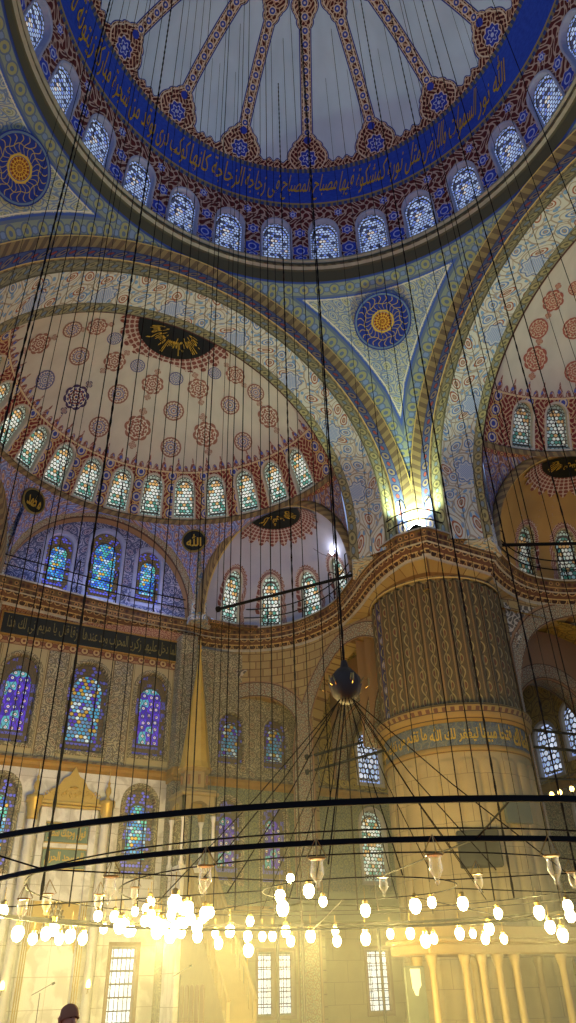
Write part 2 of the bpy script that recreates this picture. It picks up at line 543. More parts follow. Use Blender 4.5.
def m_carpet():
    g = NT.nodes.new('ShaderNodeNewGeometry'); s = NT.nodes.new('ShaderNodeSeparateXYZ'); NT.links.new(g.outputs['Position'], s.inputs[0])
    x, y = V(s.outputs[0]), V(s.outputs[1])
    return arab(x, y, 1.2, '#7c1f1a', '#a3602c', '#2c3c6c', '#a8823c', '#8c3c28', .4)
M_('carpet', m_carpet, rough=.95)
def m_black_gold():
    u, v = uvl(); return mix(noise(u, v, 4.0), '#0e100c', '#1a1c14')
M_('black_panel', m_black_gold, rough=.4)
def m_rosette(bg, c1, c2, ring, white='#b6aea0', lob=8):
    def f():
        u, v = uvl()          # local -1..1
        r = hyp(u, v); a = at2(u, v)
        w = fabs_(fsin(a*float(lob)+r*9.0))
        c = mix((fabs_(fsin(a*lob*1.0+fsin(r*11.0)*.8)*fsin(r*16.0)) < .38), c1, white)
        c = mix(near(r, .55+.05*fcos(a*lob), .05), c, c2)
        c = mix((r < .30+.04*fcos(a*lob)), c, c2)
        c = mix((r < .2+.04*fcos(a*lob)), c, white)
        c = mix((r < .11), c, c1)
        c = mix((r > .88), c, ring)
        return c
    return f
M_('rosette_brown', m_rosette(None, '#80584c', '#5c648c', '#7c564c'))
M_('rosette_blue', m_rosette(None, '#4c5684', '#666e90', '#5c5a7c'))
M_('rosette_lobed', m_rosette(None, '#825448', '#7a483c', '#80564a', lob=6))
M_('rosette_dark', m_rosette(None, '#2c2c64', '#6a2c26', '#3c2c4c', lob=6))
M_('rosette_red', m_rosette(None, '#8a4c40', '#98584a', '#8c4c40', '#b09c84', lob=6))
def m_fringe():
    u, v = uvl()
    r = hyp(u, v); a = at2(u, v)
    w = fsin(r*26.0)*fsin(a*24.0)
    return mix((fabs_(w) < .3), '#6c3c34', '#a3948a')
M_('fringe_paint', m_fringe)
def m_pmed():
    u, v = uvl()
    r = hyp(u, v); a = at2(u, v)
    c = mix(noise(u, v, 5.0), '#14246c', '#1c3284')
    k = fr(a*24.0/(2*pi))
    c = mix((r < .88)*(r > .36)*(fabs_(fsin(a*12.0+fsin(r*14.0)*1.1)) < .22), c, '#a08a40')
    c = mix((r < .80)*(r > .36)*near(fr(r*4.0+.12*fsin(a*9.0)), .5, .05), c, '#a08a40')
    c = mix(near(r, .93, .03), c, '#5a7088')
    c = mix(near(r, .36, .03), c, '#c0a03c')
    c = mix((r < .31), c, '#7a3c1c')
    c = mix((r < .31)*(fabs_(fsin(a*8.0)*fsin(r*30.0)) < .35), c, '#c49a30')
    return c
M_('pendentive_roundel', m_pmed)

# stained glass; D.x = distance from the pane's edge
def glass(name, style, st_=1.0):
    def f():
        u, v = uvl(); D, _ = uvl('D')
        s = {'clear': 5.2, 'semi': 5.0, 'color': 6.0, 'violet': 4.2, 'plain': 3.0, 'grid': 4.0, 'big': 5.0}[style]
        row = flo(v*s*1.15)
        off = (fr(row*.5) > .25)*.5
        fu = fr(u*s+off+.5)-.5; fv = fr(v*s*1.15)-.5
        cell = wn(flo(u*s+off+.5), row)
        cell2 = wn(flo(u*s+off+.5)+17.0, row+5.0)
        d = hyp(fu, fv)
        lead = (d > .43)
        if style == 'clear':
            c = mix((cell > .72), '#b8ccf4', '#7f98e0'); c = mix((cell > .93), c, '#e8d8c8'); e = .7
            c = mix((cell2 > .88), c, '#3c4464')
        elif style == 'semi':
            c = mix((cell > .5), '#dfe8dc', '#a8c8c4'); c = mix((cell > .8), c, '#c8a468'); c = mix((cell2 > .88), c, '#4c8c7c'); e = .85
        elif style == 'color':
            c = mix((cell > .4), '#4aa4d8', '#2f64c8'); c = mix((cell > .75), c, '#58c0b0'); c = mix((cell > .93), c, '#d8b048'); c = mix((cell2 > .85), c, '#b8d8f0'); e = .75
        elif style == 'plain':
            c = mix((cell > .5), '#cfdcf4', '#a9c0e8'); e = 1.1
        elif style == 'big':
            c = mix((cell > .35), '#48a0c8', '#5c88b8'); c = mix((cell > .6), c, '#4830b8'); c = mix((cell > .85), c, '#b8983c'); c = mix((cell2 > .88), c, '#c8e0e8'); e = .7
        else:
            d3, r1, r2 = vor(u*3.0, v*3.0, .35)
            c = mix((r1 > .35), '#3c24b4', '#5a3cd8'); c = mix((r1 > .6), c, '#58b4c8'); c = mix((d3 < .2), c, '#c8dce8')
            c = mix((d3 < .1), c, '#c86050')
            x1 = fabs_(fr(u*3.0+v*1.5)-.5); x2 = fabs_(fr(u*3.0-v*1.5)-.5)
            lead = fmax((x1 > .46), (x2 > .46)); lead = fmax(lead, near(d3, .28, .035)); e = .6
        if style == 'grid':
            c = mix((cell > .5), '#eef2f8', '#d4e0f0'); e = 1.5
            lead = fmax((fabs_(fr(u*2.6)-.5) > .44), (fabs_(fr(v*2.1)-.5) > .45))
            lead = fmax(lead, (fabs_(fr(u*7.8+v*4.2)-.5) > .46)); lead = fmax(lead, (fabs_(fr(u*7.8-v*4.2)-.5) > .46))
        # border strip of small panes and the plaster line inside it
        bs = .13 if style in ('clear', 'semi', 'plain') else .02 if style == 'grid' else .26
        bc = mix((cell2 > .6), '#5a4a30', '#5a5cc0') if style not in ('clear', 'plain', 'semi') else mix((cell2 > .5), '#a8bce8', '#8ca4dc')
        if style == 'semi': bc = mix((cell2 > .5), '#a8c0b8', '#8c9c90')
        inb = (D < bs)
        c = mix(inb, c, bc)
        l2 = fmax(near(D, bs, .022), (D < .03))
        lead = fmax(lead, l2)
        base = mix(lead, c, '#4a4438')
        emis_var = noise(u, v, 1.7, 3.0)*.9+.35  # pane emission strength varied at random
        if style in ('violet', 'big'): emis_var = emis_var*(1.0-inb*.6)
        return base, c, (1.0-lead)*emis_var*(e*st_)
    return material(name, f, rough=.3)
glass('glass_clear', 'clear', 1.0); glass('glass_semi', 'semi', 1.0); glass('glass_color', 'color', .95); glass('glass_violet', 'violet', .75)
glass('glass_plain', 'plain', 1.0); glass('glass_grid', 'grid', 1.0); glass('glass_big', 'big', .8); glass('glass_dim', 'semi', .2); glass('glass_vdim', 'violet', .22); glass('glass_warmdim', 'big', .18)
plain('window_plaster', '#b3ac9c', .7); plain('window_plaster_blue', '#9aa0c0', .7)
plain('grey_cornice', '#a39c88', .7, var=.2); plain('iron', '#0d0b09', .7, 0.0, .1); plain('dark_cable', '#1a140f', .8, 0.0, .05)
plain('gilt', '#c8a444', .4, .3, .5); plain('gold_leaf_text', '#c4a03a', .45, .5); plain('gold_dull', '#83743c', .5, .4)
plain('dark_wood', '#3a2a1c', .5); plain('pale_marble', '#d8d2c2', .35); plain('ochre_marble', '#8f7a48', .5); plain('teal_fascia', '#4c5240', .6)
plain('speaker_black', '#10100d', .8); plain('skin', '#c98e66', .55); plain('hair_brown', '#6a4020', .7); plain('shirt', '#8c3c24', .8)
plain('brass', '#a88a4a', .3, .9); plain('white_frame', '#cfcabc', .5); plain('brown_timber', '#7a5530', .55)
emis('lamp_glow', '#fff0c0', 22.0); emis('flood_glow', '#e6fff0', 30.0); emis('led_glow', '#dfe6ff', 22.0); emis('warm_small', '#ffcf70', 9.0)
def mglass():
    global NT
    m = bpy.data.materials.new('clear_glass'); m.use_nodes = True; NT = m.node_tree
    NT.nodes.clear()
    o = NT.nodes.new('ShaderNodeOutputMaterial'); mx = NT.nodes.new('ShaderNodeMixShader')
    t = NT.nodes.new('ShaderNodeBsdfTransparent'); g = NT.nodes.new('ShaderNodeBsdfGlossy'); g.inputs['Roughness'].default_value = .08
    d = NT.nodes.new('ShaderNodeBsdfTranslucent'); d.inputs[0].default_value = (1, .95, .8, 1)
    m2 = NT.nodes.new('ShaderNodeMixShader'); m2.inputs[0].default_value = .5
    NT.links.new(g.outputs[0], m2.inputs[1]); NT.links.new(d.outputs[0], m2.inputs[2])
    lw = NT.nodes.new('ShaderNodeLayerWeight'); lw.inputs[0].default_value = .45
    NT.links.new(lw.outputs['Facing'], mx.inputs[0]); NT.links.new(t.outputs[0], mx.inputs[1]); NT.links.new(m2.outputs[0], mx.inputs[2])
    NT.links.new(mx.outputs[0], o.inputs[0]); MATS['clear_glass'] = m
mglass()
def mm(n): return MATS[n]

# ------------------------------------------------------------------ openings and windows
def outline(w, h, n=14, pk=1.12):
    """arched outline (u,v), base centre at the origin, pointed slightly"""
    r = w/2; hs = h-r*pk
    P = [(-r, 0), (-r, hs*.33), (-r, hs*.66), (-r, hs)]
    for i in range(1, n):
        a = pi-pi*i/n; P.append((r*cos(a), hs+r*pk*(sin(a)**.92)))
    P += [(r, hs), (r, hs*.66), (r, hs*.33), (r, 0), (r*.33, 0), (-r*.33, 0)]
    return P
def rectline(w, h):
    r = w/2
    return [(-r, 0), (-r, h*.33), (-r, h*.66), (-r, h), (-r*.33, h), (r*.33, h), (r, h), (r, h*.66), (r, h*.33), (r, 0), (r*.33, 0), (-r*.33, 0)]
def offset2(P, d):
    n = len(P); out = []
    for i in range(n):
        a, b, c = P[i-1], P[i], P[(i+1) % n]
        def nn(p, q):
            t = (q[0]-p[0], q[1]-p[1]); L = hypot(*t) or 1; return (-t[1]/L, t[0]/L)
        n1, n2 = nn(a, b), nn(b, c); s = (n1[0]+n2[0], n1[1]+n2[1]); L2 = (s[0]**2+s[1]**2) or 1
        k = 2*d/max(L2, .8)
        out.append((b[0]+s[0]*k, b[1]+s[1]*k))
    return out
def wall_open(name, M, u0, u1, v0, v1, ops, mat, parent=None, thick=.5, du=.35, uvf=None, edges=None):
    """wall patch u0..u1 x v0..v1 with openings [(uc, vb, outline)], with reveals going back `thick`"""
    P = []; F = []; T = []
    def vid(u, v, d=0):
        P.append(M(u, v, d)); T.append(uvf(u, v) if uvf else (u, v)); return len(P)-1
    def grid(a, b, c, e):
        if b-a < 1e-4 or e-c < 1e-4: return
        nu = max(1, int((b-a)/du+.5)); nv = max(1, int((e-c)/du+.5))
        ids = [[vid(a+(b-a)*i/nu, c+(e-c)*j/nv) for i in range(nu+1)] for j in range(nv+1)]
        for j in range(nv):
            for i in range(nu): F.append((ids[j][i], ids[j][i+1], ids[j+1][i+1], ids[j+1][i]))
    ops = sorted(ops, key=lambda o: o[0])
    if edges is None:
        edges = [u0]+[(ops[i][0]+ops[i+1][0])/2 for i in range(len(ops)-1)]+[u1]
    for k, (uc, vb, ol) in enumerate(ops):
        a, b = edges[k], edges[k+1]
        top = max(p[1] for p in ol)+vb; hw = max(p[0] for p in ol)
        m = .16
        ra, rb, rc, rd = max(a, uc-hw-m), min(b, uc+hw+m), max(v0, vb-m), min(v1, top+m)
        if vb <= v0+1e-6: rc = v0
        grid(a, ra, v0, v1); grid(rb, b, v0, v1); grid(ra, rb, v0, rc); grid(ra, rb, rd, v1)
        cx, cy = uc, vb+(top-vb)*.5
        O = [(uc+x, vb+y) for x, y in ol]; R = []
        for x, y in O:
            dx, dy = x-cx, y-cy; t = 1e9
            if dx > 1e-9: t = min(t, (rb-cx)/dx)
            if dx < -1e-9: t = min(t, (ra-cx)/dx)
            if dy > 1e-9: t = min(t, (rd-cy)/dy)
            if dy < -1e-9: t = min(t, (rc-cy)/dy)
            R.append((cx+dx*t, cy+dy*t))
        n = len(O); A = [vid(*p) for p in O]; B = [vid(*p) for p in R]; Dp = [vid(p[0], p[1], thick) for p in O]
        for i in range(n):
            j = (i+1) % n
            # corner insertion
            c1, c2 = R[i], R[j]
            if abs(c1[0]-c2[0]) > 1e-6 and abs(c1[1]-c2[1]) > 1e-6:
                cn = (rb if max(c1[0], c2[0]) > rb-1e-6 else ra, rd if max(c1[1], c2[1]) > rd-1e-6 else rc)
                q = vid(*cn); F.append((A[i], A[j], B[j], q, B[i]))
            else: F.append((A[i], A[j], B[j], B[i]))
            F.append((A[j], A[i], Dp[i], Dp[j]))
    if not ops: grid(u0, u1, v0, v1)
    return st(mk(name, P, F, T, mat, parent, False))
WN = [0]
def window(M, uc, vb, ol, depth, gm, fm='window_plaster', fw=.1, lift=.05, bars=None, big=True):
    WN[0] += 1; nm = 'window_%d' % WN[0]
    hw = max(p[0] for p in ol); top = max(p[1] for p in ol)
    P = []; T = []; T2 = []; F = []
    n = len(ol); cy = top*.45; S = [1.0, .93, .8, .5]
    for s in S:
        for x, y in ol:
            X, Y = x*s, cy+(y-cy)*s
            P.append(M(uc+X, vb+Y, depth)); T.append((X, Y)); T2.append(((1-s)*hw, 0))
    P.append(M(uc, vb+cy, depth)); T.append((0, cy)); T2.append((hw, 0))
    for r in range(len(S)-1):
        for i in range(n):
            j = (i+1) % n; F.append((r*n+i, r*n+j, (r+1)*n+j, (r+1)*n+i))
    r = (len(S)-1)*n
    for i in range(n): F.append((r+i, r+(i+1) % n, len(P)-1))
    w = st(mk(nm, P, F, T, mm(gm), None, False, None, T2))
    # moulded surround
    prof = [(-.03, depth), (-.03, -lift*.3), (0, -lift), (fw, -lift), (fw+.03, .03)]
    P = []; T = []; F = []
    for o, d in prof:
        for x, y in offset2(ol, o): P.append(M(uc+x, vb+y, d)); T.append((x, y))
    for k in range(len(prof)-1):
        for i in range(n):
            j = (i+1) % n; F.append((k*n+i, k*n+j, (k+1)*n+j, (k+1)*n+i))
    mk('window_frame', P, F, T, mm(fm), w)
    if bars:
        nu, nv, br, bm = bars
        b = MB()
        for i in range(1, nu):
            X = -hw+2*hw*i/nu; b.tube([M(uc+X, vb, depth-.06), M(uc+X, vb+top*.5, depth-.06), M(uc+X, vb+top-.05, depth-.06)], br, 4)
        for j in range(1, nv):
            Y = top*j/nv; b.tube([M(uc-hw, vb+Y, depth-.06), M(uc, vb+Y, depth-.06), M(uc+hw, vb+Y, depth-.06)], br, 4)
        b.build('window_bars', mm(bm), w)
    return w
def sweep(name, plan, prof, mats, parent=None, midx=None, tf=None, smooth=False):
    """profile (offset to the left of the path, z) swept along a plan polyline"""
    P2 = [np.array(p, float) for p in plan]; n = len(P2); N = []
    for i in range(n):
        t = P2[min(i+1, n-1)]-P2[max(i-1, 0)]; t /= np.linalg.norm(t); N.append(np.array([-t[1], t[0]]))
    s = [0]
    for i in range(1, n): s.append(s[-1]+float(np.linalg.norm(P2[i]-P2[i-1])))
    V_ = []; T = []; acc = 0; vv = [0]
    for k in range(1, len(prof)): vv.append(vv[-1]+hypot(prof[k][0]-prof[k-1][0], prof[k][1]-prof[k-1][1]))
    for k, (o, z) in enumerate(prof):
        for i in range(n):
            q = P2[i]+N[i]*o; p = (q[0], q[1], z); V_.append(tf(*p) if tf else p); T.append((s[i], vv[k]))
    F = []; mi = []
    for k in range(len(prof)-1):
        for i in range(n-1):
            F.append((k*n+i, k*n+i+1, (k+1)*n+i+1, (k+1)*n+i)); mi.append(midx[k] if midx else 0)
    return mk(name, V_, F, T, mats, parent, smooth, mi)
def resample(P, step=.4):
    """Catmull-Rom smoothing of a plan polyline"""
    P = [np.array(p, float) for p in P]; out = []
    for i in range(len(P)-1):
        p0 = P[max(i-1, 0)]; p1 = P[i]; p2 = P[i+1]; p3 = P[min(i+2, len(P)-1)]
        m = max(1, int(np.linalg.norm(p2-p1)/step+.5))
        for k in range(m):
            t = k/m
            out.append(.5*((2*p1)+(-p0+p2)*t+(2*p0-5*p1+4*p2-p3)*t*t+(-p0+3*p1-3*p2+p3)*t**3))
    out.append(P[-1]); return [tuple(p) for p in out]
ID = lambda x, y, z: (x, y, z)
SW = lambda x, y, z: (y, x, z)          # the right-hand semi-dome is the mirror of the mihrab one about the pier diagonal
MX = lambda x, y, z: (-x, y, z)
def comp(f, g): return lambda x, y, z: f(*g(x, y, z))

# ------------------------------------------------------------------ main dome
RD, ZD = 11.82, 34.1
def dome_pt(az, el, r=RD): return (r*cos(el)*sin(az), r*cos(el)*cos(az), ZD+r*sin(el))
rph = .514-.5*2*pi/16
EL0 = rad(15.6)
st(surf('ceiling', lambda u, v: dome_pt(u*2*pi/16+rph, v/RD), lin(0, 16, 161), lin(EL0*RD, pi/2*RD-.02, 60), mm('dome_paint')))
dph = .239-5.5*2*pi/28
def Mdrum(u, v, d):
    az = u/RD; el = (v)/RD; r = RD+d
    return (r*cos(el)*sin(az), r*cos(el)*cos(az), ZD+r*sin(el))
PB = 2*pi*RD/28
ow = outline(1.56, 2.98)
ops = [((i)*PB+dph*RD, .18, ow) for i in range(28)]
edg = [(i-.5)*PB+dph*RD for i in range(29)]
wall_open('wall_drum', Mdrum, edg[0], edg[-1], 0.0, EL0*RD, ops, mm('drum_paint'), None, .55, .35, lambda u, v: (u-dph*RD, v), edg)
for i in range(28):
    if i in range(-2, 17) or i >= 26: window(Mdrum, ops[i][0], .18, ow, .3, 'glass_clear', 'window_plaster_blue', .09, .05)
def ring_sweep(name, r, prof, mats, midx=None, n=112):
    P = [(r*sin(-2*pi*i/n), r*cos(-2*pi*i/n)) for i in range(n+1)]
    # left of a clockwise-from-above... path: negative offsets point to the centre
    return st(sweep(name, P, prof, mats, None, midx))
cor = ring_sweep('trim_1', 11.72, [(-.1, 34.12), (.2, 34.07), (.22, 33.94), (.12, 33.84), (.12, 33.66), (.2, 33.6), (.2, 33.46), (.08, 33.34), (.02, 33.24), (.02, 32.45)],
                 [mm('grey_cornice'), mm('rope_moulding'), mm('band_yellow')], [0, 0, 0, 2, 0, 1, 0, 2, 2])
# inscription ring (calligraphy laid on the blue band)
AYA = 'الله نور السموات والارض مثل نوره كمشكوة فيها مصباح المصباح فى زجاجة الزجاجة كانها كوكب درى يوقد من شجرة مباركة زيتونة لا شرقية ولا غربية يكاد زيتها يضىء ولو لم تمسسه نار نور على نور يهدى الله لنوره من يشاء'
words = AYA.split(' ')
def fitted(name, M, segs, u0, u1, v0, v1, mat, parent, gap=.3, lift=.03, bold=.012):
    """lay word groups right-to-left between u1 and u0"""
    ws = [len(s) for s in segs]; tot = sum(ws); L = (u1-u0)-gap*len(segs); u = u1
    VV = []; FF = []
    for s, w in zip(segs, ws):
        k = L*w/tot
        vs, fs = textmesh(s, bold=bold); mn = vs.min(0); mx = vs.max(0); o = len(VV)
        for x, y, z in vs:
            VV.append(M(u-k+(x-mn[0])/(mx[0]-mn[0])*k, v0+(y-mn[1])/(mx[1]-mn[1])*(v1-v0), -lift-(z > 0)*.02))
        FF += [tuple(i+o for i in f) for f in fs]; u -= k+gap
    return mk(name, VV, FF, None, mat, parent)
segs = [' '.join(words[i:i+2]) for i in range(0, 22, 2)]
ceil = bpy.data.objects['ceiling']
fitted('dome_inscription', lambda u, v, d: dome_pt(u/(RD*cos(v/RD))*1.0, v/RD, RD+d), segs, -10.5, 17.5, 4.45, 5.98, mm('gold_leaf_text'), ceil, .15, .03, .0)

# ------------------------------------------------------------------ pendentives
A0, ZS, RA = 11.9, 20.6, 11.55
RP = 16.55
def zarch(t): return ZS+sqrt(max(RA*RA-min(t, RA)**2, 0))
def pendentive(sx, sy):
    P = []; T = []; D = []; NT_, NV = 49, 40
    for i in range(NT_):
        th = (pi/2)*i/(NT_-1)          # from +x to +y
        if th <= pi/4: b = (A0, A0*math.tan(th))
        else: b = (A0/ math.tan(th), A0)
        tmin = min(b); zb = zarch(tmin) if tmin < RA else ZS-.6
        rb = hypot(*b); zt = 32.5; rt = 11.7
        for j in range(NV):
            t = j/(NV-1); z = zt+(zb-zt)*t
            # sphere-like bulge between the ring and the arch edge
            rs = sqrt(max(RP**2-(z-ZS)**2, 0)); r0 = rt+(rb-rt)*t
            e0 = sqrt(max(RP**2-(zt-ZS)**2, 0)); e1 = sqrt(max(RP**2-(zb-ZS)**2, 0))
            r = r0 + (rs-(e0+(e1-e0)*t))
            x, y = r*cos(th), r*sin(th)
            P.append((sx*x, sy*y, z)); T.append((r*th*sx*sy, z))
            d1 = hypot(zt-z, r-11.7)
            # distance from the two arch curves
            d2 = max(0.0, hypot(y, z-ZS)-RA) if z > ZS else max(0, y-RA)
            d3 = max(0.0, hypot(x, z-ZS)-RA) if z > ZS else max(0, x-RA)
            d = min(d1, d2, d3)
            al = (11.7*th if d == d1 else 11.7*atan2(z-ZS, y) if d == d2 else 11.7*atan2(z-ZS, x))
            D.append((al, d))
    F = [(i*NV+j, i*NV+j+1, (i+1)*NV+j+1, (i+1)*NV+j) for i in range(NT_-1) for j in range(NV-1)]
    return st(mk('ceiling.001', P, F, T, mm('pendentive_paint'), None, True, None, D))
def disc_on(name, cdir_pt, nrm, R, mat, parent, lobes=0, amp=0.0, sph=None, half=None, thick=.02, n=64, up=(0, 0, 1), r0=0.0):
    """painted roundel on a curved surface: sph=(centre, radius) projects the points on a sphere"""
    c = np.array(cdir_pt, float); nn = np.array(nrm, float); nn /= np.linalg.norm(nn)
    ux = np.cross(np.array(up, float), nn); ux /= np.linalg.norm(ux); uy = np.cross(nn, ux)
    rings = 7; P = []; T = []
    a0, a1 = (0, 2*pi) if half is None else half
    closed = half is None; m = n if closed else n+1
    for k in range(rings+1):
        f = k/rings
        for i in range(m):
            a = a0+(a1-a0)*i/n
            rr = (r0+(1-r0)*f)*R*(1+amp*abs(cos(a*lobes/2))**.7-(amp*.5 if lobes else 0)) if lobes else (r0+(1-r0)*f)*R
            p = c+ux*cos(a)*rr+uy*sin(a)*rr
            if sph:
                s0 = np.array(sph[0], float); q = p-s0; p = s0+q/np.linalg.norm(q)*(sph[1]-thick)
            else: p = p-nn*0+nn*thick
            P.append(tuple(p)); T.append((cos(a)*rr/R, sin(a)*rr/R))
    F = []
    for k in range(rings):
        for i in range(n):
            j = (i+1) % m if closed else i+1
            F.append((k*m+i, k*m+j, (k+1)*m+j, (k+1)*m+i))
    return mk(name, P, F, T, mat, parent, True)
for (sx, sy, c) in ((1, 1, (9.37, 9.4, 30.48)), (-1, 1, (-9.08, 9.53, 30.64)), (1, -1, (9.4, -9.4, 30.5))):
    pd = pendentive(sx, sy)
    if sy < 0: continue
    c = np.array(c); d0 = c/np.array([1, 1, 1])-np.array([0, 0, ZS]); dn = np.linalg.norm(d0)
    disc_on('painted_medallion', tuple(c), tuple(-d0), 1.5, mm('pendentive_roundel'), pd, sph=((0, 0, ZS), RP), thick=.2)

# ------------------------------------------------------------------ great arches
TRIM = [1]
def trim():
    TRIM[0] += 1; return 'trim_%d' % TRIM[0]
def great_arch(tf):
    prof = [(11.62, 11.75, 'rope_moulding'), (11.72, 11.6, 'rope_moulding'), (11.86, 11.42, 'rope_moulding'), (11.9, 11.3, 'band_blue'), (12.0, 10.85, 'band_blue'),
            (12.02, 10.8, 'rope_moulding'), (12.12, 10.74, 'band_yellow'), (12.3, 10.28, 'band_yellow'), (12.34, 10.24, 'soffit_paint'),
            (13.85, 9.72, 'band_yellow'), (14.1, 9.46, 'band_yellow'), (14.12, 9.40, 'rope_moulding'), (14.2, 9.52, None)]
    # build one strip object per painted band
    k = 0
    par = None
    while k < len(prof)-1:
        mname = prof[k][2]; e = k
        while e < len(prof)-1 and prof[e][2] == mname: e += 1
        seg = prof[k:e+1]; k = e
        P = []; T = []; n = 121; vv = 0
        for q, (Y, R, _) in enumerate(seg):
            if q: vv += hypot(seg[q][0]-seg[q-1][0], seg[q][1]-seg[q-1][1])
            for i in range(n):
                a = -rad(6)+(pi+rad(12))*i/(n-1)
                if a < 0: p = (R, Y, ZS+R*math.sin(a)*1.9)
                elif a > pi: p = (-R, Y, ZS+R*math.sin(a)*1.9)
                else: p = (R*cos(a), Y, ZS+R*sin(a))
                P.append(tf(*p)); T.append((R*a*.95, vv))
        F = [(j*n+i, j*n+i+1, (j+1)*n+i+1, (j+1)*n+i) for j in range(len(seg)-1) for i in range(n-1)]
        o = mk(trim() if par is None else 'painted_band', P, F, T, mm(mname), par, True)
        if par is None: par = st(o)
    return par
great_arch(ID); great_arch(SW)

# ------------------------------------------------------------------ semi-domes
RS, YS = 9.6, 14.1
def Msemi(tf):
    def M(u, v, d):
        az = u/9.0; el = rad(20.9)+v/RS; r = RS+d
        return tf(r*cos(el)*sin(az), YS+r*cos(el)*cos(az), ZS+r*sin(el))
    return M
KX, KY, KZ, KR = 8.02, 19.35, 24.3, 4.46
ZG = 18.9
def bulge_spandrel(name, tf, top, bot, mat, n=24, NV=14, b=.25, edge=True, cen=(0, YS)):
    """surface between curve top(t) and curve bot(t), t 0..1, with a slight outward bulge"""
    P = []; T = []; D = []; acc = 0; prev = None
    for i in range(n):
        t = i/(n-1); A = np.array(top(t), float); B = np.array(bot(t), float)
        if prev is not None: acc += float(np.linalg.norm(A-prev))
        prev = A; L = float(np.linalg.norm(A-B))
        for j in range(NV):
            s = j/(NV-1); p = A+(B-A)*s
            o = p[:2]-np.array(cen); o = o/ (np.linalg.norm(o)+1e-9); p[:2] += o*b*sin(pi*s)*min(1, L/2.5)
            P.append(tf(*p)); T.append((acc*1.0, p[2])); D.append((acc, min(s*L, (1-s)*L)))
    F = [(i*NV+j, i*NV+j+1, (i+1)*NV+j+1, (i+1)*NV+j) for i in range(n-1) for j in range(NV-1)]
    return st(mk(name, P, F, T, mm(mat), None, True, None, D))
def semi_dome(tf, nm, glassf, spand, span2, exed):
    M = Msemi(tf); sd = .215*9.0
    st_ = 2.68
    ol = outline(1.2, 2.38)
    ops = [(k*sd, .12, ol) for k in range(-6, 7)]
    h = pi/2*9.0
    ed = [-h]+[(k-.5)*sd for k in range(-5, 7)]+[h]
    lo = wall_open(nm, M, -h, h, 0, st_, ops, mm('semidome_paint'), None, .45, .35, None, ed)
    cap = st(surf('ceiling.002', lambda u, v: M(u*9.0, v, 0), lin(-pi/2, pi/2, 91), lin(st_, RS*(pi/2-rad(20.9))-.01, 34), mm('semidome_paint'), None,
                  lambda u, v: (u*9.0, v)))
    for k in range(-6, 7): window(M, k*sd, .12, ol, .25, glassf(k), 'window_plaster', .08, .04)
    # rim moulding
    n = 73; P = []; T = []
    pr = [(0.0, .02), (-.12, -.02), (-.14, -.12), (-.02, -.2), (0, -.3)]
    for q, (dr, dz) in enumerate(pr):
        for i in range(n):
            a = -pi/2+pi*i/(n-1); r = 9.0+dr
            P.append(tf(r*sin(a), YS+r*cos(a), ZS+RS*sin(rad(20.9))+dz)); T.append((a*9, q*.1))
    F = [(j*n+i, j*n+i+1, (j+1)*n+i+1, (j+1)*n+i) for j in range(4) for i in range(n-1)]
    st(mk(trim(), P, F, T, mm('rope_moulding'), None, True))
    zr = ZS+RS*sin(rad(20.9))-.25
    ring = lambda a: (9.0*sin(a), YS+9.0*cos(a), zr)
    for sx in (1, -1):
        m = (lambda x, y, z, s=sx: tf(s*x, y, z))
        # centre arch half -> corner -> exedra arch first half
        C1 = (5.3, 23.35, 19.2)
        RL, ZL = 5.05, 18.95
        def lun(t):      # crown to corner
            a = pi/2*(1-t); return (5.1*cos(a), 23.6+.0*t, ZL+RL*sin(a))
        bulge_spandrel(spand[0], m, lambda t: ring(rad(30.5)*t), lun, spand[1], b=.15)
        ex = np.array([10.45-5.6, 15.6-23.1]); ex /= np.linalg.norm(ex)
        def exa(t):      # t 0 = foot near the lunette, .5 crown, 1 = foot by the pier
            a = pi*(1-t); q = np.array([KX, KY])+ex*(KR*1.03*cos(a)); return (q[0], q[1], ZG+.6+(KZ-ZG-.6+.1)*sin(a)**.9)
        bulge_spandrel(spand[0], m, lambda t: ring(rad(30.5)+rad(37)*t), lambda t: exa(t*.5), spand[1], b=.12)
        bulge_spandrel(spand[0], m, lambda t: ring(rad(67.5)+rad(22.5)*t), lambda t: exa(.5+t*.5), 'spandrel_red', b=.0)
    return cap
def gf(k): return 'glass_semi'
def fillers(tf):
    for poly in ([(5.66, 23.05), (4.98, 23.45), (4.98, 24.8), (6.4, 25.2), (6.35, 23.95)], [(10.47, 15.6), (9.55, 14.16), (11.0, 12.6), (13.5, 13.5), (13.5, 16.5), (11.3, 15.5)]):
        b = MB(); b.prism(poly, 'z', ZG-.3, 25.6); st(b.build(trim(), mm('soffit_paint'), tf=tf))
fillers(ID); fillers(MX); fillers(SW)
for tf in (ID, MX, SW):
    b = MB(); b.prism([(5.45, 23.45), (6.6, 23.5), (7.6, 23.55), (8.9, 23.15), (9.1, 24.2), (8.0, 25.0), (5.45, 25.0)], 'z', ZG-.2, ZG-.01); st(b.build(trim(), mm('cornice_frieze'), tf=tf))
for tf in (ID, SW):       # masonry closing the back of the great arches
    P = []; T = []; n = 61
    for (R, Y) in ((9.52, 14.2), (9.52, 14.3), (12.8, 14.3), (12.8, 14.2), (9.52, 14.2)):
        for i in range(n):
            a = -rad(7)+(pi+rad(14))*i/(n-1); P.append(tf(R*cos(a), Y, ZS+R*sin(a))); T.append((a*R, R))
    st(mk(trim(), P, [(j*n+i, j*n+i+1, (j+1)*n+i+1, (j+1)*n+i) for j in range(4) for i in range(n-1)], T, mm('spandrel_red')))
cap = semi_dome(ID, 'wall_north', gf, ('wall_north.001', 'spandrel_blue'), None, None)
cap2 = semi_dome(SW, 'wall_east', lambda k: 'glass_semi' if k <= 4 else 'glass_dim', ('wall_east.001', 'spandrel_red'), None, None)
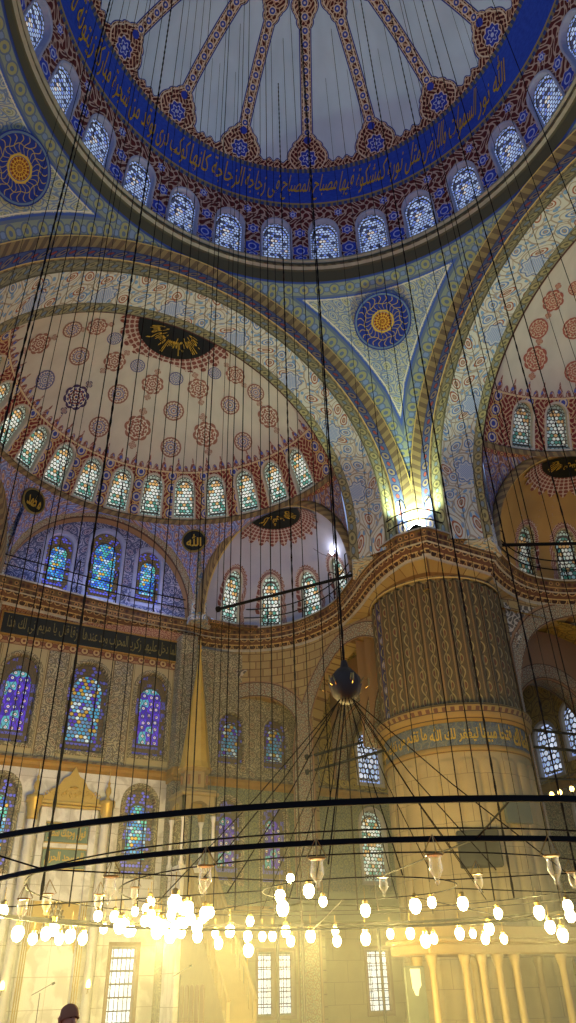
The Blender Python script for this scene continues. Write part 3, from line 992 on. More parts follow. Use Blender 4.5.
MED = [(-73.4, 47, .57, 'L'), (-55, 57.5, .54, 'B'), (-54, 45, .54, 'U'), (-36.1, 49.0, 0.66, 'D'), (-57, 69.4, 0.38, 'U'), (-37, 65.6, 0.55, 'L'), (-18.5, 57.9, 0.56, 'B'), (-17.8, 45.4, 0.57, 'B'),
       (-20.0, 69.4, 0.39, 'U'), (-0.5, 65.8, 0.56, 'L'), (0, 49.9, 0.69, 'L'), (18, 69.6, 0.39, 'U'), (18, 58.2, 0.57, 'B'), (18, 45.6, 0.58, 'B'), (-73, 65, .5, 'L'), (36.5, 66.0, 0.56, 'L'),
       (56, 69.8, 0.36, 'U'), (71.5, 66, 0.5, 'L'), (54.9, 57.9, 0.54, 'B'), (36, 50, 0.69, 'L'), (72.5, 48.8, 0.6, 'L'), (54, 45, 0.54, 'B'), (75, 57.5, .5, 'B'), (-75, 57.5, .5, 'B')]
def medals(tf, cap, allred):
    for az, el, R, k in MED:
        a, e = rad(az), rad(el); d = (cos(e)*sin(a), cos(e)*cos(a), sin(e))
        c = (RS*d[0], YS+RS*d[1], ZS+RS*d[2]); c = tf(*c); S = tf(0, YS, ZS); dd = tuple(np.array(S)-np.array(c))
        mat = {'L': 'rosette_lobed', 'B': 'rosette_brown', 'U': 'rosette_blue', 'D': 'rosette_dark'}[k]
        if allred: mat = 'rosette_red'
        if k in 'LD':
            disc_on('painted_medallion', c, dd, R*1.02, mm(mat), cap, 8, .16, (S, RS), None, .03, 48)
            for sg in (1, -1):     # pendant finials above and below
                e2 = e+sg*(R*1.45)/RS; d2 = (cos(e2)*sin(a), cos(e2)*cos(a), sin(e2)); c2 = tf(RS*d2[0], YS+RS*d2[1], ZS+RS*d2[2])
                disc_on('painted_finial', c2, tuple(np.array(S)-np.array(c2)), R*.28, mm(mat), cap, 4, .3, (S, RS), None, .03, 24)
        else: disc_on('painted_medallion', c, dd, R, mm(mat), cap, 16, .06, (S, RS), None, .03, 48)
medals(ID, cap, False); medals(SW, cap2, True)
# half rosette with calligraphy at the crown of each shell
def half_rosette(name, tf, c, R, Rf, ax, mat, parent, text=None, half=pi, seed=0, flat=1.0, surfR=None):
    """flat-lying fan hanging from the crown: c on shell, ax direction (plan) towards the shell's depth"""
    ax = np.array([ax[0], ax[1], 0.]); ax /= np.linalg.norm(ax); sd = np.array([-ax[1], ax[0], 0.])
    def P_(r, a, t=.03):
        p = sd*cos(a)*r + ax*sin(a)*r*flat
        z = surfR - sqrt(max(surfR**2-(p[0]**2+p[1]**2), 0))
        q = np.array(c)+p; return tf(q[0], q[1], c[2]-z-t)
    n = 60
    def fan(nm, r0, r1f, m, t, par, rings=4):
        V_ = []; T = []
        for k in range(rings+1):
            for i in range(n+1):
                a = pi*i/n; r = r0+(r1f(a)-r0)*k/rings
                V_.append(P_(r, a, t)); T.append((r*cos(a)/R, r*sin(a)/R))
        F = [(k*(n+1)+i, k*(n+1)+i+1, (k+1)*(n+1)+i+1, (k+1)*(n+1)+i) for k in range(rings) for i in range(n)]
        return mk(nm, V_, F, T, mm(m), par, True)
    fan('painted_fringe', R*.98, lambda a: Rf*(.93+.16*abs(sin(a*11))), 'fringe_paint', .02, parent)
    pn = fan('painted_half_rosette', 0.001, lambda a: R, mat, .05, parent)
    if text:
        def M(u, v, d):      # u across -1..1, v 0..1 -> polar
            a = pi*.5-u*pi*.46; return P_(R*(.2+.72*v), a, .08+d*-1.0*.5)
        for (t, v0, v1) in text: put_text('inscription', t, M, -.92, .92, v0, v1, mm('gold_leaf_text'), pn, .02, .01)
half_rosette('r', ID, (0.0, 14.25, 30.18), 2.05, 2.75, (0, 1), 'black_panel', cap, [('وسع كرسيه السموات والارض', .05, .95)], surfR=9.6)

# ------------------------------------------------------------------ exedrae above the gallery
def exedra(tf, nm, gls, fm, text=True, nwin=(1, 1, 1), sm='shell_plaster'):
    dirs = np.array([.84, .545]); dirs /= np.linalg.norm(dirs)
    a_mid = atan2(dirs[1], dirs[0]); H = KZ-ZG
    def M(u, v, d):
        a = a_mid+u/KR; t = min(v/6.9, 1)*pi/2; r = (KR+.12*sin(t*2))*cos(t)+d*cos(t)
        return tf(KX+cos(a)*r, KY+sin(a)*r, ZG+H*sin(t)+d*sin(t))
    ol = outline(1.15, 2.6)
    ops = [((rad(x)-a_mid)*KR, .12, ol) for x in (0.5, 33, 65.5, 98)][0:]
    if not nwin[0]: ops = ops
    hw = pi/2*KR
    wl = wall_open(nm, M, -hw, hw, 0, 6.86, ops, mm(sm), None, .4, .35)
    for i, o in enumerate(ops):
        w = window(M, o[0], o[1], ol, .22, gls[i], fm, .07, .03)
        # painted crest round the window
        n = 60; V_ = []; T = []; pts = offset2(ol, .07); out = offset2(ol, .34)
        V_ = []; T = []; m = len(pts)-2
        for q, (f0) in enumerate((0, 1)):
            for j in range(m*4):
                i0 = j/4; k = int(i0) % m; g = i0-int(i0); k2 = min(k+1, m-1) if k < m-1 else k
                a_, b_ = pts[k], pts[k2]; c_, d_ = out[k], out[k2]
                p = (a_[0]+(b_[0]-a_[0])*g, a_[1]+(b_[1]-a_[1])*g)
                s = (c_[0]+(d_[0]-c_[0])*g, c_[1]+(d_[1]-c_[1])*g); sc_ = .72+.4*abs(sin(j*.78))
                r = p if not q else (p[0]+(s[0]-p[0])*sc_, p[1]+(s[1]-p[1])*sc_)
                V_.append(M(o[0]+r[0], o[1]+r[1], -.02)); T.append((j*.06, q*.5))
        L = m*4-8
        F = [(j, j+1, m*4+j+1, m*4+j) for j in range(L)]
        mk('painted_crest', V_, F, T, mm('fringe_paint'), w)
    # arch moulding over the mouth
    ex = np.array([10.45-5.6, 15.6-23.1]); ex /= np.linalg.norm(ex); nrm = np.array([-dirs[0], -dirs[1]])
    V_ = []; T = []; n = 61; pr = [(0.0, .05), (.0, .42), (.16, .5), (.34, .5), (.42, .36), (.44, -.1)]
    for q, (dr, dd) in enumerate(pr):
        for i in range(n):
            a = pi*i/(n-1); R = KR+dr; p = np.array([KX, KY])+ex*R*cos(a)+nrm*(dd-.1)
            V_.append(tf(p[0], p[1], ZG+(H+dr)*sin(a))); T.append((a*R, q*.15))
    F = [(j*n+i, j*n+i+1, (j+1)*n+i+1, (j+1)*n+i) for j in range(len(pr)-1) for i in range(n-1)]
    st(mk(trim(), V_, F, T, mm('rope_moulding'), None, True))
    if text:
        half_rosette('r', tf, (KX+.08*dirs[0], KY+.08*dirs[1], KZ-.06), 1.45, 2.25, tuple(dirs), 'black_panel', wl, [('كل شىء هالك', .1, .9)], surfR=3.75, flat=1.0)
    return wl
exedra(ID, 'wall_north.002', ['glass_semi']*4, 'window_plaster')
exedra(MX, 'wall_north.003', ['glass_semi']*4, 'window_plaster', False)
exedra(SW, 'wall_east.002', ['glass_dim']*4, 'scroll_paint', True, (1, 1, 1), 'shell_warm_lit')

# ------------------------------------------------------------------ gallery ledge
GP = [(5.35, 24.0), (6.69, 24.15), (8.6, 23.55), (9.95, 22.45), (10.75, 21.0), (11.14, 18.91), (10.82, 16.87), (10.3, 14.74), (10.1, 13.07), (10.21, 11.5)]
GC = [(10.21, 11.5), (10.9, 10.35), (11.1, 10.25), (15.2, 10.3)]
GR = [(15.2, 10.3), (16.23, 10.88), (17.6, 11.44), (18.82, 11.67), (20.3, 11.45), (21.4, 10.9), (22.6, 9.6), (23.2, 8.0), (23.4, 6.0)]
GS = [(-5.6, 23.0), (-5.18, 23.07), (-2.7, 23.4), (-.3, 23.72), (2.79, 24.0), (5.2, 24.0)]
GL = [(-x, y-.8) for x, y in reversed(GP[:7])]
gm = [mm('grey_cornice'), mm('cornice_frieze'), mm('cornice_muqarnas')]
prof = [(1.6, ZG), (0, ZG), (-.02, ZG-.1), (.1, ZG-.16), (.22, ZG-.62), (.3, ZG-.66), (.62, ZG-1.1), (.68, ZG-1.12), (.72, ZG-1.22)]
mid = [0, 0, 1, 1, 0, 2, 0, 0]
path_n = resample(GL)[:-1]+resample(GS)+resample(GP)+GC[1:-1]+resample(GR)
sweep_o = st(sweep(trim(), path_n, prof, gm, None, mid))
# curved painted-stone wall below the ledge, with the two tall arches
def poly_map(path, off, z0=0):
    P = [np.array(p, float) for p in path]; n = len(P); N = []
    for i in range(n):
        t = P[min(i+1, n-1)]-P[max(i-1, 0)]; t /= np.linalg.norm(t); N.append(np.array([-t[1], t[0]]))
    Q = [P[i]+N[i]*off for i in range(n)]; s = [0]
    for i in range(1, n): s.append(s[-1]+float(np.linalg.norm(Q[i]-Q[i-1])))
    def M(u, v, d, tf=ID):
        u = max(0, min(u, s[-1]-1e-6)); i = int(np.searchsorted(s, u, 'right')-1); i = min(i, n-2)
        t = (u-s[i])/(s[i+1]-s[i]); q = Q[i]+(Q[i+1]-Q[i])*t; nn = N[i]+(N[i+1]-N[i])*t; q = q+nn*d
        return (q[0], q[1], v)
    return M, s[-1], s, Q
WPn = [(5.28, 25.01), (6.84, 24.88), (8.95, 24.22), (10.52, 22.94), (11.41, 21.34), (11.89, 18.93), (12.25, 17.0), (12.8, 15.6), (13.4, 14.4), (13.9, 13.4)]
MW, SL, ss_, Qw = poly_map(resample(WPn), 0)
def near_s(Q, s, p): 
    d = [float(np.hypot(q[0]-p[0], q[1]-p[1])) for q in Q]; return s[d.index(min(d))]
sL0, sL1 = near_s(Qw, ss_, (6.75, 24.9)), near_s(Qw, ss_, (10.95, 22.3))
sR0, sR1 = near_s(Qw, ss_, (11.25, 21.7)), near_s(Qw, ss_, (11.5, 16.2))
def arch_open(w, zc, n=22, k=1.02):
    r = w/2; hs = zc-r*k
    return [(-r, 0), (-r, hs*.33), (-r, hs*.66), (-r, hs)]+[(r*cos(pi-pi*i/n), hs+r*k*sin(pi*i/n)) for i in range(1, n)]+[(r, hs), (r, hs*.66), (r, hs*.33), (r, 0), (r*.33, 0), (-r*.33, 0)]
oL = arch_open(sL1-sL0, 15.05); oR = arch_open(7.6, 16.65, 26, 1.4)
cL, cR = (sL0+sL1)/2, 10.85
wall_open('wall_north.004', MW, 0, SL, 0, ZG-1.1, [(cL, 0, oL), (cR, 0, oR)], mm('painted_ashlar'), None, .8, .45)
def archivolt(M, uc, ol, w, parent=None):
    P = []; T = []; F = []; m = len(ol)-2; o1 = offset2(ol, .03); o2 = offset2(ol, w); acc = [0]
    for i in range(1, m): acc.append(acc[-1]+hypot(ol[i][0]-ol[i-1][0], ol[i][1]-ol[i-1][1]))
    for q, (oo, d) in enumerate(((o1, .0), (o1, -.07), (o2, -.07), (o2, .0))):
        for i in range(m): P.append(M(uc+oo[i][0], max(oo[i][1], 0), d)); T.append((acc[i], (0, .05, w, w+.05)[q]))
    for q in range(3):
        for i in range(m-1): F.append((q*m+i, q*m+i+1, (q+1)*m+i+1, (q+1)*m+i))
    return st(mk(trim(), P, F, T, mm('archivolt_paint')))
archivolt(MW, cL, oL, .9); archivolt(MW, cR, oR, .9)
# spandrel panel of white scrollwork beside the left arch
sp = [(cL-2.9, 15.0), (cL-2.9, 16.6), (cL-.4, 16.6), (cL-.9, 16.05), (cL-1.6, 15.75), (cL-2.3, 15.2), (cL-2.75, 14.5), (cL-2.9, 14.4)]
sp = [(max(.1, a), b) for a, b in sp]
mk(trim(), [MW(a, b, -.05) for a, b in sp], [tuple(range(len(sp)))], sp, mm('white_scroll'))['kind'] = 'structure'
# right-hand exedra wall
WPr = [(17.05, 12.5), (17.6, 12.35), (18.81, 12.42), (20.34, 12.22), (21.6, 11.6), (23.0, 10.2), (23.9, 8.2), (24.1, 6.0)]
MR, SLR, sr_, Qr = poly_map(resample(WPr), 0)
oRR = arch_open(9.4, 17.15, 30)
wall_open('wall_east.003', MR, 0, SLR, 0, ZG-1.1, [(4.85, 0, oRR)], mm('painted_ashlar'), None, .8, .45)
archivolt(MR, 4.85, oRR, .95)
sp = [(.12, 14.6), (.12, 17.35), (2.6, 17.45), (1.9, 16.9), (1.2, 16.2), (.6, 15.3)]
mk(trim(), [MR(a, b, -.05) for a, b in sp], [tuple(range(len(sp)))], sp, mm('white_scroll'))['kind'] = 'structure'

# ------------------------------------------------------------------ the great pier
PX, PY, PR = 14.55, 14.55, 3.12
def pier():
    # stone flare between the reeded shaft and the ledge
    path = resample(GP[5:]+GC[1:-1]+GR[:4], .3)
    M, L, s, Q = poly_map(path, .72)
    V_ = []; T = []; n = len(Q); rows = 8
    for k in range(rows):
        t = k/(rows-1); z = 17.45+(ZG-1.2-17.45)*t
        for i, q in enumerate(Q):
            d = np.array(q)-np.array([PX, PY]); a = atan2(d[1], d[0]); c = np.array([PX+PR*cos(a), PY+PR*sin(a)])
            e = t**2.2*.0+ (1-cos(t*pi/2)); p = c+(q-c)*e; V_.append((p[0], p[1], z)); T.append((s[i], z))
    F = [(j*n+i, j*n+i+1, (j+1)*n+i+1, (j+1)*n+i) for j in range(rows-1) for i in range(n-1)]
    st(mk('wall_pier', V_, F, T, mm('painted_ashlar'), None, True))
    # reeded shaft
    NR = 34; z0, z1 = 11.4, 17.5; sub = 10; V_ = []; T = []; ZR = [z0]+lin(z0+.05, z1-.55, 12)+lin(z1-.5, z1, 9)
    n = NR*sub+1
    for z in ZR:
        for i in range(n):
            x = (i % sub)/sub-.5; a = 2*pi*i/(NR*sub); w = abs(x)
            bulge = .13*sqrt(max(0, 1-(x/.44)**2)) if w < .44 else -.02
            top = z1-.1-.30*(1-sqrt(max(0, 1-(x/.5)**2)))
            if z > top: bulge = -.04
            R = PR-.08+bulge; V_.append((PX+R*cos(a), PY+R*sin(a), z)); T.append((i/sub+.5, z-z0))
    F = [(j*n+i, j*n+i+1, (j+1)*n+i+1, (j+1)*n+i) for j in range(len(ZR)-1) for i in range(n-1)]
    o = st(mk('wall_pier.001', V_, F, T, mm('reeded_paint'), None, True))
    def cyl(nm, prof, mat, par=o, lob=None, n=96):
        b = MB(); V2 = []; T2 = []; F2 = []; acc = 0
        for q, (r, z) in enumerate(prof):
            if q: acc += hypot(prof[q][0]-prof[q-1][0], prof[q][1]-prof[q-1][1])
            for i in range(n+1):
                a = 2*pi*i/n; R = r+(lob(a, z) if lob else 0)
                V2.append((PX+R*cos(a), PY+R*sin(a), z)); T2.append((a*PR, acc))
        F2 = [(j*(n+1)+i, j*(n+1)+i+1, (j+1)*(n+1)+i+1, (j+1)*(n+1)+i) for j in range(len(prof)-1) for i in range(n)]
        return mk(nm, V2, F2, T2, mm(mat), par, True)
    cyl('pier_top_band', [(PR+.08, 17.44), (PR+.14, 17.5), (PR+.04, 17.58), (PR-.1, 17.6)], 'rope_moulding')
    cyl('pier_ring', [(PR+.1, 11.5), (PR+.34, 11.42), (PR+.4, 11.25), (PR+.30, 11.1), (PR+.34, 10.98), (PR+.2, 10.8), (PR+.05, 10.72)], 'ring_stone')
    ib = cyl('pier_inscription_band', [(PR+.02, 10.72), (PR+.02, 9.75)], 'pier_inscription_ground')
    cyl('pier_lower_ring', [(PR+.02, 9.78), (PR+.1, 9.7), (PR+.1, 9.55), (PR-.02, 9.5)], 'ring_stone')
    def lob(a, z):
        x = (a/(2*pi)*22) % 1-.5
        k = min(1, max(0, (9.45-z)/.5))
        top = 1 if z < 9.0 else 0
        return (.12*sqrt(max(0, 1-(x/.5)**2))-.06)*(1 if z < 8.9+.35*sqrt(max(0, 1-(2*x)**2)) else 0)
    st(cyl('wall_pier.002', [(PR, 9.55)]+[(PR, z) for z in lin(9.4, 8.8, 10)]+[(PR, z) for z in lin(8.0, .6, 8)]+[(PR+.15, .5), (PR+.15, 0)], 'pier_stone', None, lob, 22*12))
    st(cyl('wall_pier.003', [(PR-.1, 17.3), (PR-.1, 19.3)], 'painted_ashlar', None))
    M2 = lambda u, v, d: (PX+(PR+.02-d)*cos(-u/PR), PY+(PR+.02-d)*sin(-u/PR), v)
    am = rad(225)
    t = ['انا فتحنا لك', 'فتحا مبينا', 'ليغفر لك الله', 'ما تقدم من', 'ذنبك وما تأخر']
    fitted('pier_inscription', lambda u, v, d: (PX+(PR+.02-d*1.0)*cos(am+u/PR), PY+(PR+.02-d)*sin(am+u/PR), v), t, -4.6, 4.8, 9.88, 10.64, mm('gold_leaf_text'), ib, .12, .02, .02)
pier()

# ------------------------------------------------------------------ outer walls with windows
YW = 24.4
def MN(u, v, d): return (u, YW+d, v)
def ME(u, v, d): return (YW+d, u, v)
o_up = outline(1.7, 4.25); o_upc = outline(2.05, 4.45); o_low = outline(1.5, 3.75)
# mihrab wall, upper register
wall_open('wall_north.005', MN, -5.6, 5.3, 10.6, ZG, [(-3.15, 11.3, o_up), (.15, 11.2, o_upc), (3.45, 11.35, o_up)], mm('mihrab_wall_paint'), None, .5, .6)
window(MN, -3.15, 11.3, o_up, .28, 'glass_violet', 'scroll_paint', .16, .06)
window(MN, .15, 11.2, o_upc, .28, 'glass_big', 'scroll_paint', .16, .06)
window(MN, 3.45, 11.35, o_up, .28, 'glass_violet', 'scroll_paint', .16, .06)
# lower register, marble
o_g = rectline(1.15, 2.8)
wall_open('wall_north.006', MN, -5.6, 5.3, 4.6, 10.6, [(-3.1, 6.1, o_low), (3.3, 6.1, o_low)], mm('marble'), None, .5, .6)
wall_open('wall_north.007', MN, -5.6, 5.3, 0, 4.6, [(-3.1, .5, o_g), (3.15, .5, o_g)], mm('marble'), None, .5, .6)
for x in (-3.1, 3.3): window(MN, x, 6.1, o_low, .28, 'glass_color', 'scroll_paint', .18, .06)
for x in (-3.1, 3.15): window(MN, x, .5, o_g, .3, 'glass_grid', 'brown_timber', .12, .05, (3, 6, .02, 'iron'))
# lunette above the gallery
o_l1 = outline(1.4, 3.35); o_l2 = outline(1.75, 4.15)
wall_open('wall_north.008', MN, -5.7, 5.7, ZG, 25.2, [(-2.35, 19.3, o_l1), (.15, 19.3, o_l2), (2.65, 19.5, o_l1)], mm('lunette_paint'), None, .5, .5)
for x, z, o in ((-2.35, 19.3, o_l1), (.15, 19.3, o_l2), (2.65, 19.5, o_l1)): window(MN, x, z, o, .2, 'glass_color', 'window_plaster_blue', .2, .05)
# barrel intrados between the lunette arch and the wall
P = []; T = []; n = 49
for q, (R, Y) in enumerate(((5.45, 23.42), (5.12, 23.4), (5.0, 23.5), (4.95, 23.62), (4.95, 24.45))):
    for i in range(n):
        a = pi*i/(n-1); P.append((R*cos(a), Y, 18.95+R*sin(a))); T.append((a*5, q*.25))
F = [(j*n+i, j*n+i+1, (j+1)*n+i+1, (j+1)*n+i) for j in range(4) for i in range(n-1)]
st(mk(trim(), P, F, T, mm('archivolt_paint'), None, True))
# exedra bays of the same wall
o_e = outline(1.5, 2.7); o_el = outline(1.4, 3.75); o_gd = rectline(.85, 2.55)
wall_open('wall_north.009', MN, 5.3, 13.3, 10.4, 17.5, [(7.95, 11.4, o_e), (10.6, 11.4, o_e)], mm('scroll_paint'), None, .5, .6)
wall_open('wall_north.010', MN, 5.3, 13.3, 4.8, 10.4, [(7.9, 5.95, o_el), (10.45, 5.95, o_el)], mm('iznik_tile'), None, .5, .6)
wall_open('wall_north.011', MN, 5.3, 13.3, 0, 4.8, [(9.95, .55, o_gd), (10.98, .55, o_gd)], mm('pier_stone'), None, .5, .6)
for x in (7.95, 10.6): window(MN, x, 11.4, o_e, .22, 'glass_warmdim', 'scroll_paint', .16, .06)
for x in (7.9, 10.45): window(MN, x, 5.95, o_el, .22, 'glass_vdim', 'scroll_paint', .16, .06)
for x in (9.95, 10.98): window(MN, x, .55, o_gd, .25, 'glass_grid', 'brown_timber', .1, .05, (3, 7, .018, 'iron'))
o_c = outline(1.55, 2.85); o_cl = outline(1.5, 3.6)
for nm, Mx, z0, z1, ops, mat in (('wall_north.012', MN, 10.4, 18.0, [(16.65, 11.2, o_c), (20.6, 11.2, o_c)], 'vault_paint'), ('wall_north.013', MN, 4.8, 10.4, [(16.5, 6.2, o_cl), (20.5, 6.2, o_cl)], 'iznik_tile'),
                         ('wall_north.014', MN, 0, 4.8, [(16.2, .55, rectline(1.3, 2.6)), (20.5, .55, rectline(1.3, 2.6))], 'pier_stone'),
                         ('wall_east.004', ME, 10.4, 18.0, [(16.0, 11.6, o_c), (18.2, 11.0, o_c), (21.3, 11.2, o_c)], 'vault_paint'), ('wall_east.005', ME, 4.8, 10.4, [(16.5, 6.2, o_cl), (20.5, 6.2, o_cl)], 'scroll_paint'),
                         ('wall_east.006', ME, 0, 4.8, [(16.2, .55, rectline(1.3, 2.6)), (20.5, .55, rectline(1.3, 2.6))], 'pier_stone')):
    wall_open(nm, Mx, 13.3 if Mx is MN else 5.3, YW, z0, z1, ops, mm(mat), None, .4, .7)
    for u, v, o in ops:
        bars = (4, 9, .02, 'iron') if v < 1 else (4, 5, .02, 'iron') if (v > 10 and Mx is MN) else None
        window(Mx, u, v, o, .2, 'glass_plain' if v > 10 else 'glass_grid' if v < 1 else 'glass_semi', 'window_plaster' if v > 1 else 'brown_timber', .14, .05, bars)
# ledge along the walls at z 10.4, dado trims
pr = [(.05, 10.75), (-.3, 10.72), (-.36, 10.6), (-.22, 10.52), (-.16, 10.38), (-.02, 10.25)]
plain('ledge_gilt', '#a07830', .55, .1, var=.2)
st(sweep(trim(), [(-5.6, YW), (24.35, YW)], pr, [mm('rope_moulding'), mm('ledge_gilt')], None, [0, 0, 1, 1, 1]))
st(sweep(trim(), [(YW, YW), (YW, 5.3)], pr, [mm('rope_moulding'), mm('ledge_gilt')], None, [0, 0, 1, 1, 1]))
st(sweep(trim(), [(5.6, YW), (24.35, YW)], [(.02, 4.95), (-.12, 4.9), (-.12, 4.7), (.02, 4.65)], [mm('ledge_gilt')]))
# pilasters either side of the mihrab wall (their scroll painting runs up to the ledge)
for x in (-5.25, 5.0):
    b = MB(); b.box(x-.45, x+.5, 23.55, 24.5, 0, ZG-1.15, .05); st(b.build(trim(), mm('scroll_paint')))
    b = MB(); b.box(x-.6, x+.65, 23.35, 24.5, 10.3, 10.75, .08); b.box(x-.52, x+.57, 23.42, 24.5, 10.1, 10.3, .04); st(b.build(trim(), mm('ledge_gilt')))
b = MB(); b.box(12.4, 25.2, 12.4, 25.2, 18.3, 18.6); st(b.build('ceiling.004', mm('vault_paint')))
# floor and the vault over the corner bay
b = MB(); b.box(-16, 26, -16, 26, -.3, 0); st(b.build('floor', mm('carpet')))
V_ = []; T = []; n = 17
for j in range(n):
    for i in range(n):
        x = 12.2+(YW+.3-12.2)*i/(n-1); y = 12.2+(YW+.3-12.2)*j/(n-1); s = sin(pi*i/(n-1))*sin(pi*j/(n-1))
        V_.append((x, y, 16.9+1.4*s)); T.append((x, y))
st(mk('ceiling.003', V_, [(j*n+i, j*n+i+1, (j+1)*n+i+1, (j+1)*n+i) for j in range(n-1) for i in range(n-1)], T, mm('vault_paint'), None, True))
# diaphragm arches from the pier to the outer walls
def diaphragm(tf, y0, y1, x0, x1, zc, zt, mat='archivolt_paint'):
    V_ = []; T = []; n = 33; c = (y0+y1)/2; r = (y1-y0)/2; H = zc-11.2
    rows = [(x0, 0, .9), (x0, 0, 0), (x1, 0, 0), (x1, 0, .9)]
    for q, (x, _, e) in enumerate(rows):
        for i in range(n):
            a = pi*i/(n-1); V_.append(tf(x, c+(r+e)*cos(a), 11.2+(H+e)*sin(a))); T.append((a*r, (0.9, 0, 0.9, 0)[q]))
    F = [(q*n+i, q*n+i+1, (q+1)*n+i+1, (q+1)*n+i) for q in range(3) for i in range(n-1)]
    k = len(V_)
    for x in (x0+.02, x1-.02):
        k = len(V_)
        for i in range(n):
            a = pi*i/(n-1); V_ += [tf(x, c+(r+.9)*cos(a), 11.2+(H+.9)*sin(a)), tf(x, c+(r+.9)*cos(a), zt)]; T += [(a*r, 1.0), (a*r, 2.5)]
        F += [(k+2*i, k+2*i+2, k+2*i+3, k+2*i+1) for i in range(n-1)]
    return st(mk(trim(), V_, F, T, mm(mat), None, True))
diaphragm(ID, 18.2, 24.3, 14.2, 15.2, 14.6, 17.3)
diaphragm(SW, 18.2, 24.3, 14.2, 15.2, 14.6, 17.3)
diaphragm(SW, 13.0, 18.8, 17.4, 18.2, 15.6, 17.6)

# ------------------------------------------------------------------ calligraphy panel under the ledge and roundels in the spandrels
t = thing('inscription_panel', 'long dark calligraphy panel over the three coloured mihrab windows', 'inscription', (.15, YW-.12, 16.95))
b = MB(); b.box(-4.65, 4.65, 0, .1, -.55, .55, .02); b.build('board', mm('black_panel'), t)
b = MB()
for s in (-1, 1): b.box(-4.7, 4.7, -.03, .1, s*.58-.04, s*.58+.04, .01)
for s in (-1, 1): b.box(s*4.7-.04, s*4.7+.04, -.03, .1, -.62, .62, .01)
b.build('border', mm('ledge_gilt'), t)
fitted('lettering', lambda u, v, d: (u, d, v), ['كلما دخل', 'عليها زكريا', 'المحراب وجد', 'عندها رزقا', 'قال يا مريم', 'انى لك هذا'], -4.5, 4.5, -.40, .40, mm('gold_dull'), t, .1, .02, -.004)
for (c, txt, lab) in (((4.64, 22.59, 22.86), 'الله', 'round black calligraphy board in the spandrel right of the blue lunette'), ((-4.63, 22.58, 22.9), 'محمد', 'round black calligraphy board in the spandrel left of the blue lunette')):
    d = np.array([0-c[0], YS-c[1], -1.2]); d /= np.linalg.norm(d)
    R = thing('calligraphy_roundel', lab, 'calligraphy board', tuple(np.array(c)+d*.45))
    ux = np.cross((0, 0, 1.), -d); ux /= np.linalg.norm(ux); ux = -ux*-1; uy = np.cross(-d, ux)
    if uy[2] < 0: uy = -uy
    if ux[0] < 0: ux = -ux
    loc = lambda x, y, z: tuple(ux*x+uy*y+d*z)
    b = MB(); b.lathe([(0, .04), (.62, .04), (.64, 0), (.64, -.06), (0, -.06)], n=40); b.build('disc', mm('black_panel'), R, tf=loc)
    b = MB(); b.lathe([(.60, .03), (.62, .08), (.68, .08), (.70, .03), (.70, -.05)], n=40); b.build('rim', mm('gold_dull'), R, tf=loc)
    put_text('lettering', txt, lambda u, v, dd: loc(u, v, .04-dd), -.42, .42, -.36, .38, mm('gold_leaf_text'), R, .02, .02)

# ------------------------------------------------------------------ mihrab
mh = thing('mihrab', 'tall marble mihrab niche with gilded pediment on the far wall', 'mihrab', (0, YW-.02, 0))
def loc(x, y, z): return (x, y, z)
b = MB(); X0, X1 = -1.85, 1.75
b.box(-1.3, -1.0, -.35, 0, 0, 8.6, .03); b.box(.95, 1.25, -.35, 0, 0, 8.6, .03); b.box(-1.3, 1.25, -.3, 0, 8.0, 8.6, .03)
b.box(-1.0, .95, -.25, 0, 4.9, 6.1, .02); b.box(-1.0, .95, -.28, 0, 6.95, 7.15, .02)
b.box(-2.2, -1.95, -.2, 0, 0, 8.3, .03); b.box(1.9, 2.15, -.2, 0, 0, 8.3, .03)
b.build('surround', mm('marble'), mh)
for x in (-1.65, 1.6):
    b = MB(); b.lathe([(.3, 0), (.3, .3), (.22, .4), (.2, .5), (.19, 7.9), (.21, 8.0)], (x, -.38, 0), 20); c = b.build('column', mm('pale_marble'), mh, True)
    b = MB(); b.lathe([(.2, 8.0), (.24, 8.1), (.22, 8.2), (.28, 8.5), (.33, 8.8), (.36, 8.85), (.36, 9.0)], (x, -.38, 0), 16, lobes=lambda w, z: 1+.05*cos(8*w)); b.build('capital', mm('gilt'), c, True)
    b = MB(); b.lathe([(.12, 9.0), (.15, 9.08), (.06, 9.2), (.14, 9.4), (.12, 9.55), (.04, 9.68), (.07, 9.78), (.02, 9.9), (.015, 10.4), (0, 10.45)], (x, -.38, 0), 14); b.build('finial', mm('gilt'), c, True)
b = MB(); pl = [(-1.45, 8.85), (1.4, 8.85), (1.4, 9.0), (1.1, 9.1), (.9, 9.35), (.65, 9.5), (.45, 9.85), (.2, 10.0), (-.02, 10.4), (-.25, 10.0), (-.5, 9.85), (-.7, 9.5), (-.95, 9.35), (-1.15, 9.1), (-1.45, 9.0)]
b.prism(pl, 'y', -.35, -.12)
for i in range(9):
    a = -1.1+2.15*i/8; h = .12+.5*(1-abs(a)/1.2)
    b.lathe([(0, .0), (.1, .02), (.09, .07), (0, .09)], (a, -.36, 0), 8) if False else None
b.build('pediment', mm('gilt'), mh)
b = MB()
for i in range(7):
    for s in (-1, 1):
        a = s*(.1+.18*i); z = 9.05+.12*(i % 2); b.tube([(a, -.37, z), (a+s*.08, -.4, z+.1), (a, -.4, z+.2), (a-s*.06, -.38, z+.12)], .025, 5)
b.lathe([(.16, 0), (.2, .03), (.12, .06)], (0, -.38, 9.45), 12)
b.box(-2.0, 1.95, -.46, -.1, 8.72, 8.86, .03); b.box(-1.95, 1.9, -.42, -.1, 8.6, 8.7, .02)
b.build('pediment_scrollwork', mm('gilt'), mh)
